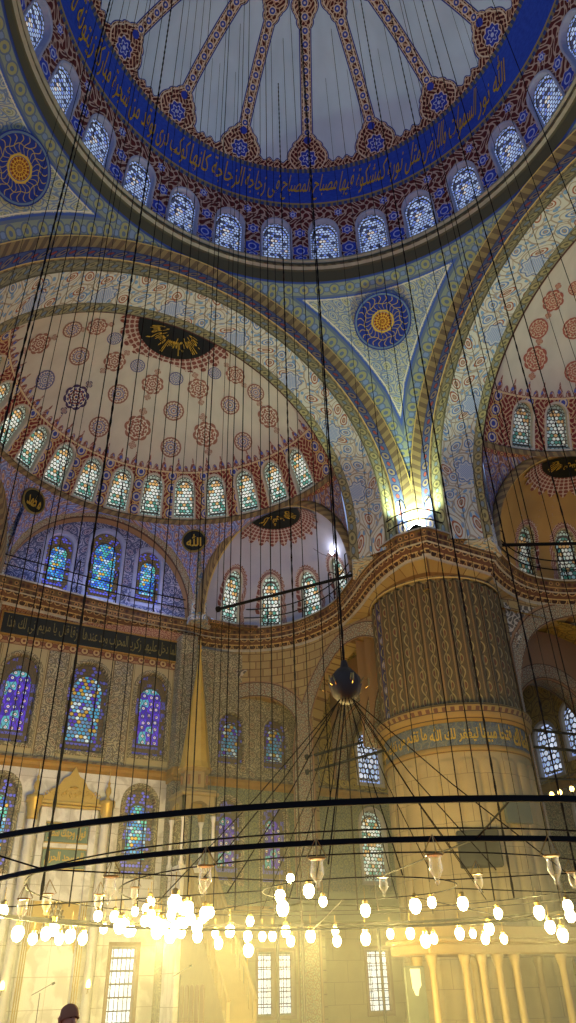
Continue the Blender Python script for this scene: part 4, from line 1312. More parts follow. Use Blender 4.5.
for z0, z1, txt in ((7.18, 7.92, 'فول وجهك شطر'), (6.15, 6.9, 'المسجد الحرام')):
    b = MB(); b.box(-.95, .9, -.3, -.2, z0, z1, .02); p = b.build('inscription_tablet', mm('teal_panel') if 'teal_panel' in MATS else plain('teal_panel', '#56705c', .45), mh)
    put_text('lettering', txt, lambda u, v, d: (u, -.3+d, v), -.85, .8, z0+.1, z1-.1, mm('gold_leaf_text'), p, .012, .015)
    b = MB()
    for (a, c, e, f) in ((-.98, .93, z0-.04, z0), (-.98, .93, z1, z1+.04)): b.box(a, c, -.33, -.2, e, f, .01)
    b.build('tablet_border', mm('gilt'), p)
plain('niche_gold', '#b09038', .45, .25)
b = MB(); b.box(-.98, .93, -.05, .0, .0, 4.95, .01); b.build('niche_back', mm('marble'), mh)
b = MB()       # muqarnas hood: stepped tiers narrowing upwards
for k in range(8):
    z = 3.5+k*.22; w = .62-.075*k; nn = max(2, 8-k)
    for i in range(nn):
        x = -w+2*w*(i+.5)/nn; r = w/nn*.98
        b.lathe([(r*.2, 0), (r*.75, .07), (r, .15), (r, .21), (0, .21)], (x-.02, -.08-.02*(8-k)*0-.05, z), 8)
b.build('muqarnas_hood', plain('muqarnas_brown', '#7a6436', .6), mh, True)
b = MB()
for s in (-1, 1):
    b.prism([(s*.97-.02, 3.0), (s*.97-.02, 5.0), (-.02, 5.0)] if True else [], 'y', -.12, -.06)
b.box(-.98, .93, -.12, -.07, 4.95, 5.0, .01)
b.build('gilded_spandrel', mm('niche_gold'), mh)
for s in (-1, 1):
    b = MB()
    for q in range(3): b.tube([(s*(1.02+.09*q)-.02, -.36-.02*q, 0.1), (s*(1.02+.09*q)-.02, -.36-.02*q, 4.9)], .03, 6)
    b.build('gilded_moulding', mm('niche_gold'), mh)

# ------------------------------------------------------------------ minbar (pulpit)
mb = thing('minbar', 'tall gilt and marble pulpit with a slender conical spire right of the mihrab', 'pulpit', (4.65, 21.0, 0))
sq = lambda k, zz: None
b = MB(); b.lathe([(.78, 10.0), (.72, 10.15), (.66, 10.3), (.03, 15.75), (.0, 15.8)], (0, 0, 0), 12, lobes=lambda w, z: 1+.03*cos(12*w)); b.build('spire', mm('gilt'), mb)
b = MB(); b.lathe([(.02, 15.7), (.09, 15.85), (.03, 15.95), (.07, 16.05), (.02, 16.15), (.02, 16.35), (0, 16.5)], (0, 0, 0), 10); b.build('finial', mm('gilt'), mb, True)
b = MB(); b.lathe([(.7, 9.0), (.7, 9.1), (.62, 9.15), (.62, 9.85), (.74, 9.92), (.78, 10.0)], (0, 0, 0), 8, pi/8, 2*pi+pi/8); dr = b.build('drum', mm('ochre_marble'), mb)
for i in range(8):
    a = pi/4+i*pi/4; b = MB(); b.tube([(.6*cos(a), .6*sin(a), 9.3), (.6*cos(a), .6*sin(a), 9.7)], .06, 8); b.build('drum_niche', mm('brown_timber'), dr)
b = MB(); b.box(-.88, .88, -.88, .88, 8.75, 8.95, .05); b.box(-.78, .78, -.78, .78, 8.95, 9.05, .03)
b.build('canopy_cornice', mm('ochre_marble'), mb)
# canopy arches between four columns
for sx in (-1, 1):
    for sy in (-1, 1):
        b = MB(); b.lathe([(.12, 6.0), (.12, 6.1), (.07, 6.2), (.065, 7.7), (.1, 7.8), (.13, 7.95)], (sx*.7, sy*.7, 0), 12); b.build('canopy_column', mm('pale_marble'), mb, True)
for k in range(4):
    o = arch_open(1.15, .95, 12); b = MB(); m = len(o)-2
    ar = [(x, max(z+7.6, 7.6)) for x, z in o[3:-5]]
    poly = [(-.8, 7.9), (-.8, 8.75), (.8, 8.75), (.8, 7.9)]+[(x, z) for x, z in reversed(ar)]
    a = k*pi/2
    b.prism(poly, 'y', -.8, -.7)
    b.build('canopy_arch', mm('ochre_marble'), mb, tf=lambda x, y, z, a=a: (x*cos(a)-y*sin(a), x*sin(a)+y*cos(a), z))
b = MB(); b.box(-.8, .8, -.8, .8, 5.7, 6.0, .04); b.box(-.72, .72, -.72, .72, 0, 5.7, .03); b.build('tower_body', mm('marble'), mb)
b = MB(); b.prism([(-.8, 0), (-5.4, 0), (-5.4, .5), (-.8, 5.7)], 'y', -.55, .55)
# stairs descend towards the nave (-Y): rotate
b.build('stair_flank', mm('ochre_marble'), mb, tf=lambda x, y, z: (y, x, z))
b = MB()
for i in range(13):
    y = -.95-i*.36; z = 5.5-i*.405; b.box(-.06+.5, .06+.5, y-.03, y+.03, z, z+.8); b.box(-.56, -.44, y-.03, y+.03, z, z+.8)
b.tube([(.5, -.8, 6.5), (.5, -5.4, 1.3)], .07, 6); b.tube([(-.5, -.8, 6.5), (-.5, -5.4, 1.3)], .07, 6)
b.build('balustrade', mm('ochre_marble'), mb)
for i in range(5):
    y = -1.2-i*.5
    ol = arch_open(.34, 1.3, 8)
    for sx in (-.57, .57):
        b = MB(); b.prism([(y+p[0], .5+p[1]) for p in ol], 'x', sx-.015, sx+.015); b.build('arcade_panel', mm('brown_timber'), mb)

# ------------------------------------------------------------------ iron railings on the ledge
def railing(path, off, label, step=2.1, tf=ID):
    M, L, s, Q = poly_map(path, off); p0 = M(0, ZG, 0)
    t = thing('gallery_railing', label, 'railing', (0, 0, 0), 0, None)
    n = max(3, int(L/.6)); ln = lambda h: [tf(*M(L*i/n, ZG+h, 0)) for i in range(n+1)]
    for h in (.62, 1.15): b = MB(); b.tube(ln(h), .034, 5); b.build('rail', mm('iron'), t)
    k = max(1, round(L/step))
    for i in range(k+1):
        u = L*i/k
        b = MB(); b.tube([M(u, ZG, 0), M(u, ZG+1.9, 0)], .034, 5)
        b.tube([M(u, ZG+1.9, 0), M(u, ZG+2.05, .15), M(u, ZG+2.0, .45), M(u, ZG+1.7, .62)], .028, 5)
        b.tube([M(u, ZG+.6, .0), M(u, ZG+.2, .35), M(u, ZG, .55)], .015, 5)
        b.build('post', mm('iron'), t, tf=tf)
    return t
railing(resample(GS), .12, 'black iron railing on the straight ledge before the blue lunette')
railing(resample(GP[:8]), .12, 'black iron railing curving round the ledge of the white exedra', 2.3)
railing(resample([GP[7], GP[8], GP[9]]+GC[1:3]+[GC[3]]), .25, 'black iron railing on the ledge around the great pier under the floodlight', 1.8)
railing(resample(GR), .12, 'black iron railing on the ledge of the warm-lit exedra on the right', 2.2)

# tie rods
def rod(a, b, r, label):
    m = MB(); m.tube([a, tuple((np.array(a)+np.array(b))/2), b], r, 8)
    a_, b_ = np.array(a), np.array(b); d = (b_-a_)/np.linalg.norm(b_-a_)
    for p in (a_, b_): m.tube([p-d*.08, p+d*.08], r*2.0, 8)
    o = m.build('tie_rod', mm('iron')); tag(o, label, 'tie rod'); return o
rod((6.1, 22.35, 18.98), (10.62, 15.4, 18.85), .085, 'thick black iron tie bar slanting across the mouth of the white exedra')
rod((14.3, 11.3, 19.25), (22.6, 6.2, 18.95), .085, 'thick black iron tie bar across the mouth of the warm-lit exedra at right')
rod((11.1, 21.9, 11.5), (13.6, 18.2, 11.9), .07, 'upper iron tie rod from the window bay to the great pier')
rod((11.1, 21.9, 10.75), (13.6, 18.2, 11.25), .07, 'lower iron tie rod from the window bay to the great pier')
rod((17.9, 13.6, 11.5), (24.3, 13.9, 11.9), .07, 'upper iron tie rod right of the great pier')
rod((17.9, 13.6, 10.7), (24.3, 13.9, 11.1), .07, 'lower iron tie rod right of the great pier')
rod((18.2, 15.0, 9.6), (24.3, 11.5, 9.3), .05, 'thin iron rod above the row of small lamps at right')

# ------------------------------------------------------------------ lamps high up
t = thing('floodlight', 'blazing white floodlight at the foot of the pendentive above the great pier', 'floodlight', (11.45, 11.45, 19.0))
b = MB(); b.lathe([(.14, 0), (.14, .04), (.03, .08), (.03, .35)], n=12); b.build('stand', mm('iron'), t)
b = MB(); b.box(-.34, .34, -.34, .34, .35, .55, .05); b.build('housing', mm('iron'), t)
b = MB(); b.box(-.3, .3, -.3, .3, .55, .62, .02); b.build('lens', mm('flood_glow'), t)
t = thing('lamp_post', 'small white spot lamp on a thin post in the white exedra', 'lamp', (11.45, 18.9, ZG))
b = MB(); b.lathe([(.12, 0), (.12, .04), (.025, .08), (.02, 3.1)], n=8); b.build('post', mm('iron'), t)
b = MB(); b.tube([(0, 0, 2.9), (-.5, .3, 3.15), (-.9, .5, 3.5)], .012, 5); b.build('cable', mm('dark_cable'), t)
b = MB(); b.lathe([(0, 3.08), (.08, 3.1), (.12, 3.2), (.08, 3.3), (0, 3.32)], n=12); b.build('bulb', mm('led_glow'), t, True)
# row of small lamps on the right, hung from a ring bar
for i, (y, z) in enumerate(((13.45, 8.45), (12.7, 8.40), (12.23, 8.40), (11.55, 8.40))):
    t = thing('small_lamp', '%s from the pier of four small glowing lamps at the right edge' % ('first', 'second', 'third', 'fourth')[i], 'lamp', (18, y, z), 0, 'small lamps right of the great pier')
    b = MB(); b.lathe([(0, -.11), (.06, -.09), (.10, 0), (.07, .09), (.03, .12), (0, .12)], n=12); b.build('bulb', mm('warm_small'), t, True)
    b = MB(); b.lathe([(.035, .11), (.035, .17), (0, .18)], n=8); b.tube([(0, 0, .17), (0, 0, 1.2)], .008, 4); b.build('holder', mm('brass'), t)

# ------------------------------------------------------------------ the great chandelier
CX, CY = -.45, .3
ch = thing('chandelier', 'huge low iron ring chandelier hung from one central chain', 'chandelier', (CX, CY, 2.9))
def ring(R, z, w, h, mat='iron', name='ring', n=96, a0=0, a1=2*pi, par=None):
    full = a1-a0 > 6.2; V_ = []; F = []; m = n if full else n+1
    for i in range(m):
        a = a0+(a1-a0)*i/n
        for r_, z_ in ((R-w, z-h), (R+w, z-h), (R+w, z+h), (R-w, z+h)): V_.append((r_*cos(a), r_*sin(a), z_))
    for i in range(n):
        j = (i+1) % m
        for k in range(4): F.append((i*4+k, i*4+(k+1) % 4, j*4+(k+1) % 4, j*4+k))
    return mk(name, V_, F, None, mm(mat), par or ch)
ring(7.1, 0, .016, .026); ring(6.1, -.15, .016, .025, name='inner_ring'); ring(5.3, .08, .008, .008, name='lamp_ring'); ring(3.9, .05, .008, .008, name='centre_ring'); ring(1.6, .05, .008, .008, name='hub_ring')
for i in range(8):
    a = pi/8+i*pi/4
    b = MB(); b.tube([(1.6*cos(a), 1.6*sin(a), .05), (6.1*cos(a), 6.1*sin(a), -.15), (7.1*cos(a), 7.1*sin(a), 0)], .009, 6); b.build('spoke', mm('iron'), ch)
for i in range(24):      # straight rods between the two outer rings
    a, c = 2*pi*i/24, 2*pi*(i+1.2)/24
    if i % 6: continue
    b = MB(); b.tube([(6.1*cos(a), 6.1*sin(a), -.15), (7.1*cos(c), 7.1*sin(c), -.03)], .012, 5); b.build('brace', mm('iron'), ch)
HZ = 6.45-2.9
b = MB(); b.lathe([(0, HZ-.36), (.12, HZ-.34), (.24, HZ-.2), (.30, HZ), (.27, HZ+.16), (.16, HZ+.3), (.08, HZ+.36), (.05, HZ+.5), (0, HZ+.5)], (0, 0, 0), 20, lobes=lambda w, z: 1+.06*cos(10*w)); b.build('hub', plain('hub_iron', '#2c2218', .6), ch, True)
for i in range(6):
    a = 2*pi*i/6+.3
    b = MB(); b.tube([(.25*cos(a), .25*sin(a), HZ-.05), (.36*cos(a), .36*sin(a), HZ+.12), (.46*cos(a), .46*sin(a), HZ+.08), (.45*cos(a), .45*sin(a), HZ-.04), (.38*cos(a), .38*sin(a), HZ-.08)], .016, 6)
    b.build('hub_arm', mm('brass'), ch, True)
for i in range(16):
    a = 2*pi*i/16+.1; R = (3.0, 1.4, 3.5, 2.2)[i % 4]
    b = MB(); b.tube([(.15*cos(a), .15*sin(a), HZ-.3), (R*.5*cos(a), R*.5*sin(a), HZ*.5-.16), (R*cos(a), R*sin(a), 0)], .010, 4); b.build('stay_cable', mm('dark_cable'), ch)
def chain_mb(z0, z1, r, links=True):
    n = 8; m = int((z1-z0)/.22) if links else 2
    b = MB(); pts = [(0, 0, z0+(z1-z0)*i/m) for i in range(m+1)]
    b.tube(pts, r, 6, rad=[r*(1.45 if i % 2 else .8) for i in range(m+1)] if links else None); return b
chain_mb(HZ+.45, ZD+sqrt(RD**2-.3)-2.9-.3, .02).build('main_chain', mm('dark_cable'), ch)

# suspension cables from the dome
AZ = [2.1,2.5,4.1,5.0,7.6,8.1,8.8,11.5,13.4,14.4,16.8,17.9,20.1,20.8,21.3,22.6,23.1,23.7,25.5,26.4,27.3,29.2,30.2,33.1,39.9,41.0,43.7,45.0,46.6,48.0,48.9,49.8,50.3,51.9,53.1,54.6,56.8,59.6,62.4,
      36.5, 38.2, 10.3, 18.9, 28.2, 24.6, 31.6, 15.6, 42.4, 57.9, 0.9, 6.3, -0.6]
THICK = {2.1: .022, 2.5: .014, 11.5: .023, 29.2: .022, 43.7: .018, 48.0: .015, 53.1: .017}
camx, camy = -7.899, -11.046
LIDX = {}
for k, az in enumerate(AZ):
    R = (7.1, 5.3, 3.5)[k % 3]; a = rad(az); dx, dy = sin(a), cos(a)
    ox, oy = camx-CX, camy-CY; bq = 2*(ox*dx+oy*dy); cq = ox*ox+oy*oy
    for R in ((7.1, 5.3, 3.5)[k % 3], 5.3, 7.1, 8.5):
        Dq = bq*bq-4*(cq-R*R)
        if Dq > 0: break
    far = (k % 4 != 1) or az in THICK
    tt = (-bq+(sqrt(Dq) if far else -sqrt(Dq)))/2
    if Dq <= 0: tt = 14.0
    x, y = camx+dx*tt, camy+dy*tt
    if az in THICK and far and az not in (33.1,): pass
    r2 = x*x+y*y
    if r2 > 11.4**2: continue
    zt = ZD+sqrt(max(RD*RD-r2, .01))-.05
    r = THICK.get(az, .008+.003*(k % 3))
    if not far: r *= .55
    b = chain_mb(2.92, zt, r, az in THICK)
    o = b.build('hanging_chain' if az in THICK else 'hanging_cable', mm('dark_cable'), tf=lambda X, Y, Z: (X, Y, Z-2.92)); o.location = (x, y, 2.92)
    if az in THICK: tag(o, 'thick dark chain dropping from the painted dome to the chandelier rings', 'chain', 'thick chains hanging from the dome')
    else: tag(o, 'thin dark steel cable dropping from the painted dome to the chandelier rings', 'cable', 'thin cables hanging from the dome')

# glass cup lamps
def cup(name, lab, grp):
    t = thing(name, lab, 'lamp', (0, 0, 0), 0, grp)
    b = MB(); b.lathe([(.012, -.15), (.03, -.13), (.014, -.11), (.045, -.07), (.075, -.01), (.07, .05), (.062, .09), (.085, .13)], n=14); b.build('glass_cup', mm('clear_glass'), t, True)
    b = MB(); b.lathe([(.088, .125), (.094, .135), (.088, .145)], n=16)
    for i in range(3):
        a = 2*pi*i/3; b.tube([(.088*cos(a), .088*sin(a), .135), (.13*cos(a), .13*sin(a), .15), (.0, .0, .34)], .006, 4)
    b.build('holder', mm('brass'), t)
    return t
c1 = [(-5.28, -1.89, 2.88), (-4.58, -3.02, 2.8), (-3.7, -3.89, 2.76), (-2.66, -4.52, 2.79), (-1.4, -4.91, 2.81), (-5.73, 0.76, 3.02)]
c2 = [(-3.95, -1.42, 2.76), (-2.34, -3.11, 2.65), (-1.23, -3.52, 2.68), (0.36, -3.52, 2.76), (-3.64, 4.53, 3.1), (-4.9, 3.17, 2.95), (-4.35, 0.11, 2.81)]
place = ['second from the left', 'third from the left, above the pale pulpit', 'fourth from the left, near the middle', 'fifth from the left, before the great pier', 'rightmost of the row', 'leftmost of the row']
proto = None
def copytree(o):
    c = o.copy(); COL.objects.link(c)
    for ch_ in list(o.children):
        d = ch_.copy(); COL.objects.link(d); d.parent = c
    return c
for i, p in enumerate(c1):
    p = (camx+(p[0]-camx)*.885, camy+(p[1]-camy)*.885, 2.9)
    q = cup('glass_cup_lamp', '', 'unlit glass cups on the near ring') if proto is None else copytree(proto)
    proto = proto or q; q.location = (p[0], p[1], 2.75-.27); q['label'] = 'unlit glass cup under the near iron ring, '+place[i]; q.scale = (.85, .85, .85)
place = ['under the cup over the pulpit', 'in front of the tall narrow window', 'left of the loudspeaker on the pier', 'at the right edge of the photo', 'before the gilded mihrab', 'left of the mihrab column', 'just right of the mihrab']
for i, p in enumerate(c2):
    q = copytree(proto); q.location = (p[0], p[1], p[2]-.06); q['label'] = 'unlit glass cup hanging lower, '+place[i]; q['group'] = 'unlit glass cups hanging lower inside the chandelier'; q.scale = (.7, .7, .7) if i not in (4, 5) else (1.1, 1.1, 1.1)
LIT = [(-1.9, 5.2, 2.95), (-2.6, 6.9, 3.0), (-1.5, 7.2, 2.98), (-2.3, 7.0, 2.85), (-1.6, 5.35, 3.05), (-2.0, 6.2, 2.9), (-1.3, 6.3, 2.85), (-2.7, 6.0, 2.8), (-1.7, 6.6, 2.7), (-2.35, 6.4, 2.7), (-1.0, 6.0, 2.75), (-2.9, 6.6, 2.75), (-1.85, 5.8, 2.72), (-1.4, 4.6, 2.9), (-2.2, 4.4, 2.85), (-5.2, 5.58, 2.95), (-4.79, 5.92, 2.6), (-4.44, 6.17, 2.53), (-4.15, 6.36, 2.63), (-4.01, 6.44, 2.73), (-3.83, 6.54, 2.55), (-3.58, 6.67, 2.61), (-3.62, 4.54, 2.82), (-3.27, 6.81, 2.57), (-3.06, 4.92, 2.68), (-2.04, 7.22, 3.14), (-2.34, 5.25, 2.89), (-2.08, 5.34, 2.72), (-1.72, 5.45, 2.73), (-2.37, 3.1, 2.85), (-1.1, 7.37, 2.66), (-0.88, 5.58, 3.01), (-0.41, 7.4, 2.66), (0.03, 7.38, 2.72), (0.12, 7.38, 2.51), (0.4, 7.35, 2.77), (0.08, 5.57, 2.85), (0.84, 7.28, 2.66), (0.86, 7.28, 2.37), (1.2, 7.21, 2.66), (-0.15, 3.69, 3.16), (-0.1, 3.68, 2.94), (1.44, 7.14, 2.66), (1.76, 7.05, 2.76), (0.08, 3.66, 3.49), (1.87, 7.01, 2.55), (0.46, 3.57, 3.26), (0.74, 3.49, 3.07), (1.5, 3.09, 2.89), (2.24, 2.38, 2.92), (2.44, 2.09, 2.97), (2.73, 1.5, 2.9), (2.76, 1.41, 2.95), (4.42, 2.4, 2.83), (4.71, 1.5, 2.78), (2.54, -1.32, 2.62), (4.83, 0.8, 2.67), (2.33, 6.83, 2.65), (2.89, 6.57, 2.74), (2.91, 6.55, 2.53), (3.51, 6.19, 2.56), (4.0, 5.83, 2.65), (4.37, 5.51, 2.64), (4.62, 5.27, 2.47), (4.76, 5.12, 2.51), (5.17, 4.64, 2.59), (5.36, 4.39, 2.58), (5.51, 4.15, 2.46), (5.58, 4.05, 2.66), (5.74, 3.78, 2.44), (4.75, 1.31, 2.51), (6.3, 2.5, 2.44), (-2.46, 5.21, 2.8), (-2.21, 5.3, 2.77), (-2.73, 2.82, 2.9), (-2.17, 7.19, 2.74), (-1.74, 7.28, 3.18), (-1.05, 5.57, 2.89), (-1.35, 5.52, 2.88), (-2.7, 2.85, 2.85), (-0.98, 7.38, 2.73), (-1.2, 7.36, 2.82), (-2.64, 2.9, 2.91), (-1.49, 5.5, 2.8), (-1.67, 7.29, 3.33), (-1.29, 5.53, 2.89), (-0.82, 7.39, 2.73)]  # holds extra lamps clustered to imitate the overexposed flare
lp = None
used = []
for i, p in enumerate(LIT):
    if any(hypot(hypot(p[0]-q[0], p[1]-q[1]), p[2]-q[2]) < .13 for q in used): continue
    used.append(p)
    if lp is None:
        lp = thing('lit_lamp', 'glowing glass cup lamp hanging from the chandelier rings', 'lamp', (0, 0, 0), 0, 'lit cup lamps round the far side of the chandelier')
        b = MB(); b.lathe([(0, -.10), (.05, -.085), (.085, -.03), (.095, .03), (.075, .09), (.04, .12), (0, .125)], n=14); b.build('bulb', mm('lamp_glow'), lp, True)
        b = MB(); b.lathe([(.05, .11), (.055, .17), (.02, .2), (0, .2)], n=10); b.tube([(0, 0, .19), (0, 0, .4)], .007, 4); b.build('holder', mm('brass'), lp)
        q = lp
    else: q = copytree(lp)
    q.location = p; k_ = .85+.5*((i*37) % 11)/11.0; q.scale = (k_, k_, k_)

# ------------------------------------------------------------------ lower right: singers' gallery, its columns, loudspeaker
mg = thing('raised_platform', 'stone singers platform on slender columns beside the great pier', 'platform', (0, 0, 0))
b = MB(); b.box(7.5, 16.2, 8.9, 10.9, 2.35, 2.65, .05); b.box(7.4, 16.3, 8.8, 11.0, 2.65, 2.78, .04); b.build('deck', mm('ochre_marble'), mg)
b = MB(); b.box(7.5, 16.2, 8.92, 9.02, 2.78, 3.12, .02); b.box(7.5, 7.6, 8.92, 10.9, 2.78, 3.12, .02); b.build('parapet', mm('ochre_marble'), mg)
for x in (7.7, 8.95, 9.6, 10.25, 10.95, 12.95, 15.0):
    b = MB(); b.lathe([(.2, 0), (.2, .2), (.13, .3), (.115, 2.0), (.16, 2.15), (.2, 2.35)], (x, 9.1, 0), 14); b.build('column', mm('ochre_marble'), mg, True)
for x in (8.3, 10.6, 13.4):
    b = MB(); b.lathe([(.2, 0), (.2, .2), (.13, .3), (.115, 2.0), (.16, 2.15), (.2, 2.35)], (x, 10.6, 0), 14); b.build('column', mm('ochre_marble'), mg, True)
cn = thing('canopy', 'dark green grey wooden canopy behind the string of lamps', 'canopy', (10.3, 17.2, 0))
b = MB(); b.box(-3.0, 2.0, -1.0, 1.2, 3.7, 4.3, .05); b.prism([(-3.2, 4.3), (2.2, 4.3), (1.4, 4.75), (-2.2, 4.7)], 'y', -1.2, 1.4); b.build('roof', mm('teal_fascia'), cn)
for x in (-2.9, 1.9):
    for y in (-.9, 1.1): b = MB(); b.lathe([(.1, 0), (.1, .15), (.06, .25), (.06, 3.7)], (x, y, 0), 10); b.build('post', mm('dark_wood'), cn)
a = atan2(11.95-PY, 12.7-PX); q = (PX+3.58*cos(a), PY+3.58*sin(a), 5.8)
t = thing('loudspeaker', 'large dark square loudspeaker panel mounted low on the great pier', 'loudspeaker', q, a+pi/2)
b = MB(); b.box(-.78, .78, -.14, .2, -.62, .66, .04); b.build('cabinet', mm('speaker_black'), t)
b = MB(); b.box(-.7, .7, .2, .23, -.54, .58, .01)
b.build('grille', plain('speaker_cloth', '#1a1a15', .9), t)
for p_ in ([(.5, 0, .6), (.6, 0, 1.1)], [(-.5, 0, .6), (-.5, 0, .95)]): b = MB(); b.tube(p_, .02, 5); b.build('bracket', mm('iron'), t)
a = atan2(11.35-PY, 14.2-PX); q = (PX+3.5*cos(a), PY+3.5*sin(a), 7.15)
t = thing('calligraphy_plaque', 'small dark plaque with gold script high on the right side of the great pier', 'plaque', q, a+pi/2)
b = MB(); b.box(-.6, .6, -.1, .06, -.45, .45, .02); b.build('board', mm('teal_fascia'), t)
put_text('lettering', 'ما شاء الله', lambda u, v, d: (-u, .06-d, v), -.5, .5, -.3, .3, mm('gold_leaf_text'), t, .012, .012)
t = thing('calligraphy_plaque', 'tall narrow dark green banner board with gold script right of the pulpit', 'plaque', (7.3, 22.0, 1.55))
b = MB(); b.box(-.52, .52, 0, .08, -1.5, 1.35, .02); b.build('board', mm('teal_banner') if 'teal_banner' in MATS else plain('teal_banner', '#28301e', .5), t)
for txt, z0, z1 in (('جل جلاله', .75, 1.15), ('الله', -.35, .55), ('سبحانه وتعالى', -1.1, -.7)): put_text('lettering', txt, lambda u, v, d: (u, d, v), -.36, .36, z0, z1, mm('gold_leaf_text'), t, .015, .012)
b = MB()
for s in (-1, 1): b.box(s*.54-.03, s*.54+.03, -.03, .1, -1.55, 1.4, .01)
b.box(-.57, .57, -.03, .1, 1.35, 1.41, .01); b.build('border', mm('gilt'), t)
b = MB(); b.box(-.3, .3, .0, .3, -1.55, -1.4); b.build('foot', mm('dark_wood'), t)
# free-standing sign by the right hand columns
t = thing('notice_board', 'pale notice board with a light shield shape near the platform columns', 'sign', (6.95, 9.0, -.55))
b = MB(); b.box(-.35, .35, -.04, .04, 1.1, 2.62, .02); b.build('board', mm('teal_fascia'), t)
b = MB(); b.prism([(-.17, 2.55), (.17, 2.55), (.17, 2.15), (.08, 2.05), (.03, 1.9), (-.05, 1.92), (-.14, 2.1)], 'y', -.06, -.04); b.build('shield', mm('pale_marble'), t)
b = MB(); b.lathe([(.25, 0), (.25, .04), (.04, .1), (.03, 1.1)], n=12); b.build('stand', mm('iron'), t)
# wall lamps beside the mihrab niche
for x, lab in ((1.55, 'small glowing wall lamp on the right side of the mihrab'), (-1.8, 'small glowing wall lamp on the left side of the mihrab')):
    t = thing('wall_lamp', lab, 'lamp', (x, 23.72, 1.9))
    b = MB(); b.lathe([(0, -.12), (.07, -.1), (.1, 0), (.07, .14), (.03, .2), (0, .2)], n=12); b.build('globe', mm('warm_small'), t, True)
    b = MB(); b.tube([(0, 0, -.12), (0, .05, -.28), (0, .25, -.3), (0, .42, -.1)], .02, 6); b.lathe([(.1, -.14), (.11, -.11), (.05, -.1)], n=12); b.build('bracket', mm('brass'), t)
# microphone stands
for p, h, lab, s in (((3.1, 17.5, 0), 2.35, 'thin black microphone stand between the mihrab and the right window', 1), ((-1.9, 16.5, 0), 1.9, 'thin black microphone stand at the lower left corner', 1)):
    t = thing('microphone_stand', lab, 'microphone stand', p)
    b = MB()
    for i in range(3): b.tube([(0, 0, .25), (.3*cos(2*pi*i/3), .3*sin(2*pi*i/3), .01)], .012, 5)
    b.tube([(0, 0, .2), (0, 0, h-.25)], .014, 6); b.build('tripod', mm('iron'), t)
    b = MB(); b.tube([(-.25, 0, h-.3), (.35, 0, h)], .011, 5); b.build('boom', mm('iron'), t)
    b = MB(); b.tube([(.33, 0, h-.02), (.42, 0, h+.02)], .035, 8); b.build('microphone', mm('iron'), t)

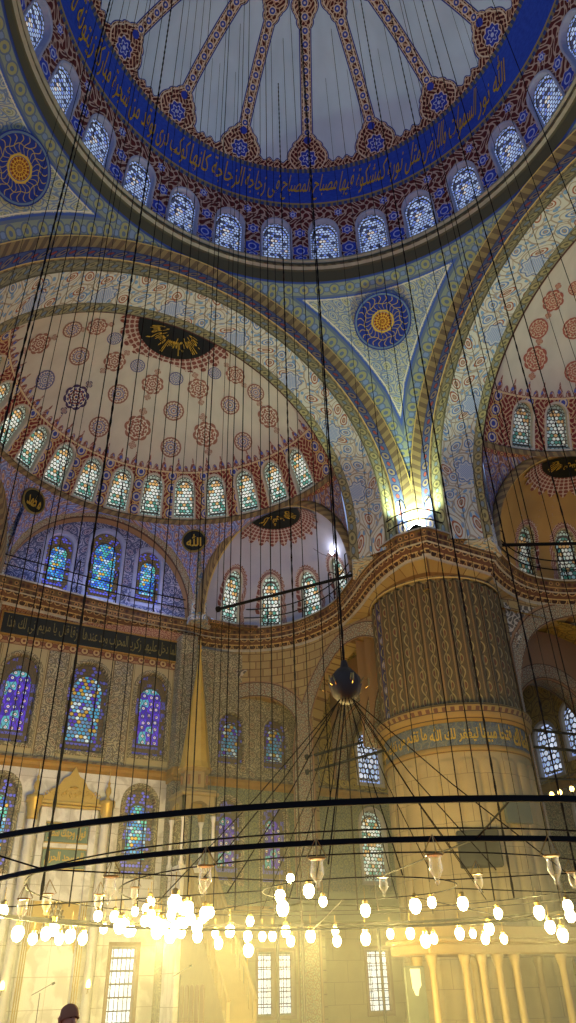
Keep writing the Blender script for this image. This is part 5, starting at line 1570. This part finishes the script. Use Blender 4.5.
# ------------------------------------------------------------------ visitor at the bottom edge
def person(loc_, H, face):
    t = thing('person', 'visitor with short dark hair in a rust top, head just showing at the bottom edge', 'person', loc_, face)
    vs = [(0, 0, .93), (0, 0, 1.15), (0, 0, 1.35), (0, .0, 1.44), (0, .01, 1.52), (0, .02, 1.6), (0, .015, 1.69),
          (.19, 0, 1.37), (.25, 0, 1.1), (.26, .06, .86), (-.19, 0, 1.37), (-.25, 0, 1.1), (-.26, .06, .86),
          (.1, 0, .9), (.11, .01, .5), (.11, -.02, .08), (.11, .12, .03), (-.1, 0, .9), (-.11, .01, .5), (-.11, -.02, .08), (-.11, .12, .03)]
    es = [(0, 1), (1, 2), (2, 3), (3, 4), (4, 5), (5, 6), (2, 7), (7, 8), (8, 9), (2, 10), (10, 11), (11, 12), (0, 13), (13, 14), (14, 15), (15, 16), (0, 17), (17, 18), (18, 19), (19, 20)]
    rs = [.15, .14, .15, .07, .055, .085, .075, .06, .045, .03, .06, .045, .03, .09, .06, .045, .04, .09, .06, .045, .04]
    for sx in (1, -1):
        b0 = 9 if sx == 1 else 12; w = np.array(vs[b0])
        for k, (dx, dy, L) in enumerate(((-.03, .03, .085), (-.01, .02, .095), (.01, .02, .09), (.03, .01, .07), (-.02, .06, .05))):
            i0 = len(vs); p1 = w+np.array([dx*.8, dy, -.08 if k < 4 else -.03]); p2 = p1+np.array([dx*.1, .01, -L*.5]); p3 = p2+np.array([0, .02, -L*.4])
            vs += [tuple(p1), tuple(p2), tuple(p3)]; es += [(b0, i0), (i0, i0+1), (i0+1, i0+2)]; rs += [.012, .009, .007]
    me = bpy.data.meshes.new('body'); me.from_pydata(vs, es, []); o = bpy.data.objects.new('body', me); COL.objects.link(o)
    m = o.modifiers.new('s', 'SKIN'); sv = me.skin_vertices[0].data
    for i, r in enumerate(rs): sv[i].radius = (r, r*.8 if i in (0, 1, 2) else r)
    sv[0].use_root = True
    m2 = o.modifiers.new('u', 'SUBSURF'); m2.levels = 2; m2.render_levels = 2
    dg = bpy.context.evaluated_depsgraph_get(); me2 = bpy.data.meshes.new_from_object(o.evaluated_get(dg)); bpy.data.objects.remove(o)
    for mt_ in ('skin', 'shirt', 'dark_wood'): me2.materials.append(mm(mt_))
    me2.materials.clear()
    bo = link('body', me2, [mm('skin'), mm('shirt'), mm('dark_wood')], t, True)
    for p in me2.polygons:
        z = p.center.z; p.material_index = 0 if (z > 1.45 or (z < .93 and abs(p.center.x) > .2)) else 1 if z > .9 else 2
    b = MB(); V0 = []
    n = 20; prof = []
    for j in range(9):
        e = pi/2*j/8
        for i in range(n):
            a = 2*pi*i/n; back = .5-.5*sin(a)
            zz = 1.625+.105*cos(e)*1.0-(0.07*back if j > 5 else 0)
            V0.append((.098*sin(e)*cos(a), .01+.108*sin(e)*sin(a), zz+.02))
    b.add(V0, [(j*n+i, j*n+(i+1) % n, (j+1)*n+(i+1) % n, (j+1)*n+i) for j in range(8) for i in range(n)]); b.build('hair', plain('hair_auburn', '#96603a', .7), t, True)
    b = MB(); b.lathe([(0, 0), (.012, -.004), (.016, -.03), (.006, -.045), (0, -.045)], (0, .105, 1.625), 8); b.build('nose', mm('skin'), t, True)
    b = MB()
    for s in (-1, 1): b.lathe([(0, .012), (.012, .006), (.014, 0), (.012, -.006), (0, -.012)], (s*.032, .088, 1.64), 8)
    b.build('eyes', mm('hair_brown'), t, True)
    b = MB(); b.tube([(-.025, .093, 1.56), (0, .1, 1.557), (.025, .093, 1.56)], .006, 5); b.build('mouth', mm('shirt'), t, True)
    for s in (-1, 1):
        b = MB(); b.tube([(s*.088, .0, 1.65), (s*.1, -.01, 1.63), (s*.088, -.005, 1.59)], .014, 6); b.build('ear', mm('skin'), t, True)
    t.scale = (H/1.78,)*3
    return t
person((-5.95, -3.35, 0), 1.56, rad(200))

# ------------------------------------------------------------------ added haze imitating lens glare low in the hall
b = MB(); b.box(-15, 24.3, -1, 24.3, .02, 12.0)
hz = b.build('glare_haze', [])
m = bpy.data.materials.new('glare_haze'); m.use_nodes = True; NT = m.node_tree; NT.nodes.clear()
o_ = NT.nodes.new('ShaderNodeOutputMaterial'); vs_ = NT.nodes.new('ShaderNodeVolumeScatter'); g_ = NT.nodes.new('ShaderNodeNewGeometry'); sp_ = NT.nodes.new('ShaderNodeSeparateXYZ')
NT.links.new(g_.outputs['Position'], sp_.inputs[0])
fall = fmax(1.0-V(sp_.outputs[2])/12.0, 0.0)
put(vs_.inputs['Density'], fall*fall*HAZE); vs_.inputs['Anisotropy'].default_value = .3; vs_.inputs['Color'].default_value = (1, .98, .9, 1)
NT.links.new(vs_.outputs[0], o_.inputs['Volume']); hz.data.materials.append(m)
hz['kind'] = 'stuff'; hz['label'] = 'added haze low in the hall around the chandelier'; hz['category'] = 'glare_haze'

# ------------------------------------------------------------------ camera
C0 = np.array([-7.899, -11.046, 1.6]); yaw, pitch, roll, fpx = .506, .581, -.026, 726.54
Fv = np.array([sin(yaw)*cos(pitch), cos(yaw)*cos(pitch), sin(pitch)])
Rv = np.array([cos(yaw), -sin(yaw), 0.]); Uv = np.cross(Rv, Fv)
R2 = Rv*cos(roll)+Uv*sin(roll); U2 = -Rv*sin(roll)+Uv*cos(roll)
from mathutils import Matrix
cam = bpy.data.cameras.new('camera'); co = bpy.data.objects.new('camera', cam); COL.objects.link(co)
co.matrix_world = Matrix(((R2[0], U2[0], -Fv[0], C0[0]), (R2[1], U2[1], -Fv[1], C0[1]), (R2[2], U2[2], -Fv[2], C0[2]), (0, 0, 0, 1)))
cam.sensor_fit = 'VERTICAL'; cam.sensor_height = 36; cam.lens = fpx/1023*36; cam.clip_end = 300; cam.clip_start = .05
bpy.context.scene.camera = co

# ------------------------------------------------------------------ light
def light(kind, loc_, energy, col, size=.2, name='light', rot=None, spot=None):
    l = bpy.data.lights.new(name, kind); l.energy = energy; l.color = col
    if kind == 'AREA': l.size = size
    else: l.shadow_soft_size = size
    if spot: l.spot_size = spot; l.spot_blend = .6
    o = bpy.data.objects.new(name, l); COL.objects.link(o); o.location = loc_
    if rot is not None:
        from mathutils import Vector
        o.rotation_euler = Vector(rot).to_track_quat('-Z', 'Y').to_euler()
    return o
WARM = (1.0, .80, .27)
for (x, y, e) in ((-3.6, 6.6, 1.0), (-1.6, 6.6, 2.8), (.4, 7.1, 1.2), (2.3, 6.7, 1.0), (3.9, 5.7, .8), (5.4, 4.1, .7), (6.2, 2.4, .6), (4.5, 1.4, .6), (-.2, 3.6, .8), (-4.9, 5.6, .8), (1.9, 2.9, .6)):
    light('POINT', (x, y, 2.45), 1050*e, WARM, .12, 'chandelier_light')
light('SPOT', (11.2, 11.2, 19.9), 3200, (.80, 1, .66), .2, 'floodlight_beam', (-.05, -.05, 1), rad(150))
light('POINT', (11.5, 11.5, 20.0), 120, (.9, 1, .92), .1, 'floodlight_beam')
for x in (-2.6, .15, 2.9): light('POINT', (x, 23.2, 19.5), 60, (.50, .58, 1), .12, 'lunette_light')
light('POINT', (11.3, 18.8, 22.1), 45, (.8, .84, 1), .1, 'exedra_light')
light('POINT', (7.8, 20.3, 20.6), 45, (.7, .72, 1), .1, 'exedra_light')
light('POINT', (18.0, 10.0, 20.0), 60, (1, .74, .3), .12, 'right_exedra_light')
light('SPOT', (12.9, 10.9, 20.0), 1900, (.95, .95, .36), .2, 'arch_light', (.04, -.62, .78), rad(48))
w = bpy.data.worlds.new('sky'); bpy.context.scene.world = w; w.use_nodes = True
bg = w.node_tree.nodes['Background']; bg.inputs[0].default_value = (.42, .58, 1.0, 1); bg.inputs[1].default_value = .66
sc = bpy.context.scene
sc.view_settings.view_transform = 'Standard'; sc.view_settings.look = 'None'; sc.view_settings.gamma = 1; sc.view_settings.exposure = 0
sc.view_settings.use_curve_mapping = False
sc.cycles.use_denoising = True
sc.cycles.max_bounces = 6; sc.cycles.diffuse_bounces = 3; sc.cycles.transparent_max_bounces = 8
sc.cycles.caustics_reflective = False; sc.cycles.caustics_refractive = False; sc.cycles.sample_clamp_indirect = 4
bpy.context.view_layer.update()
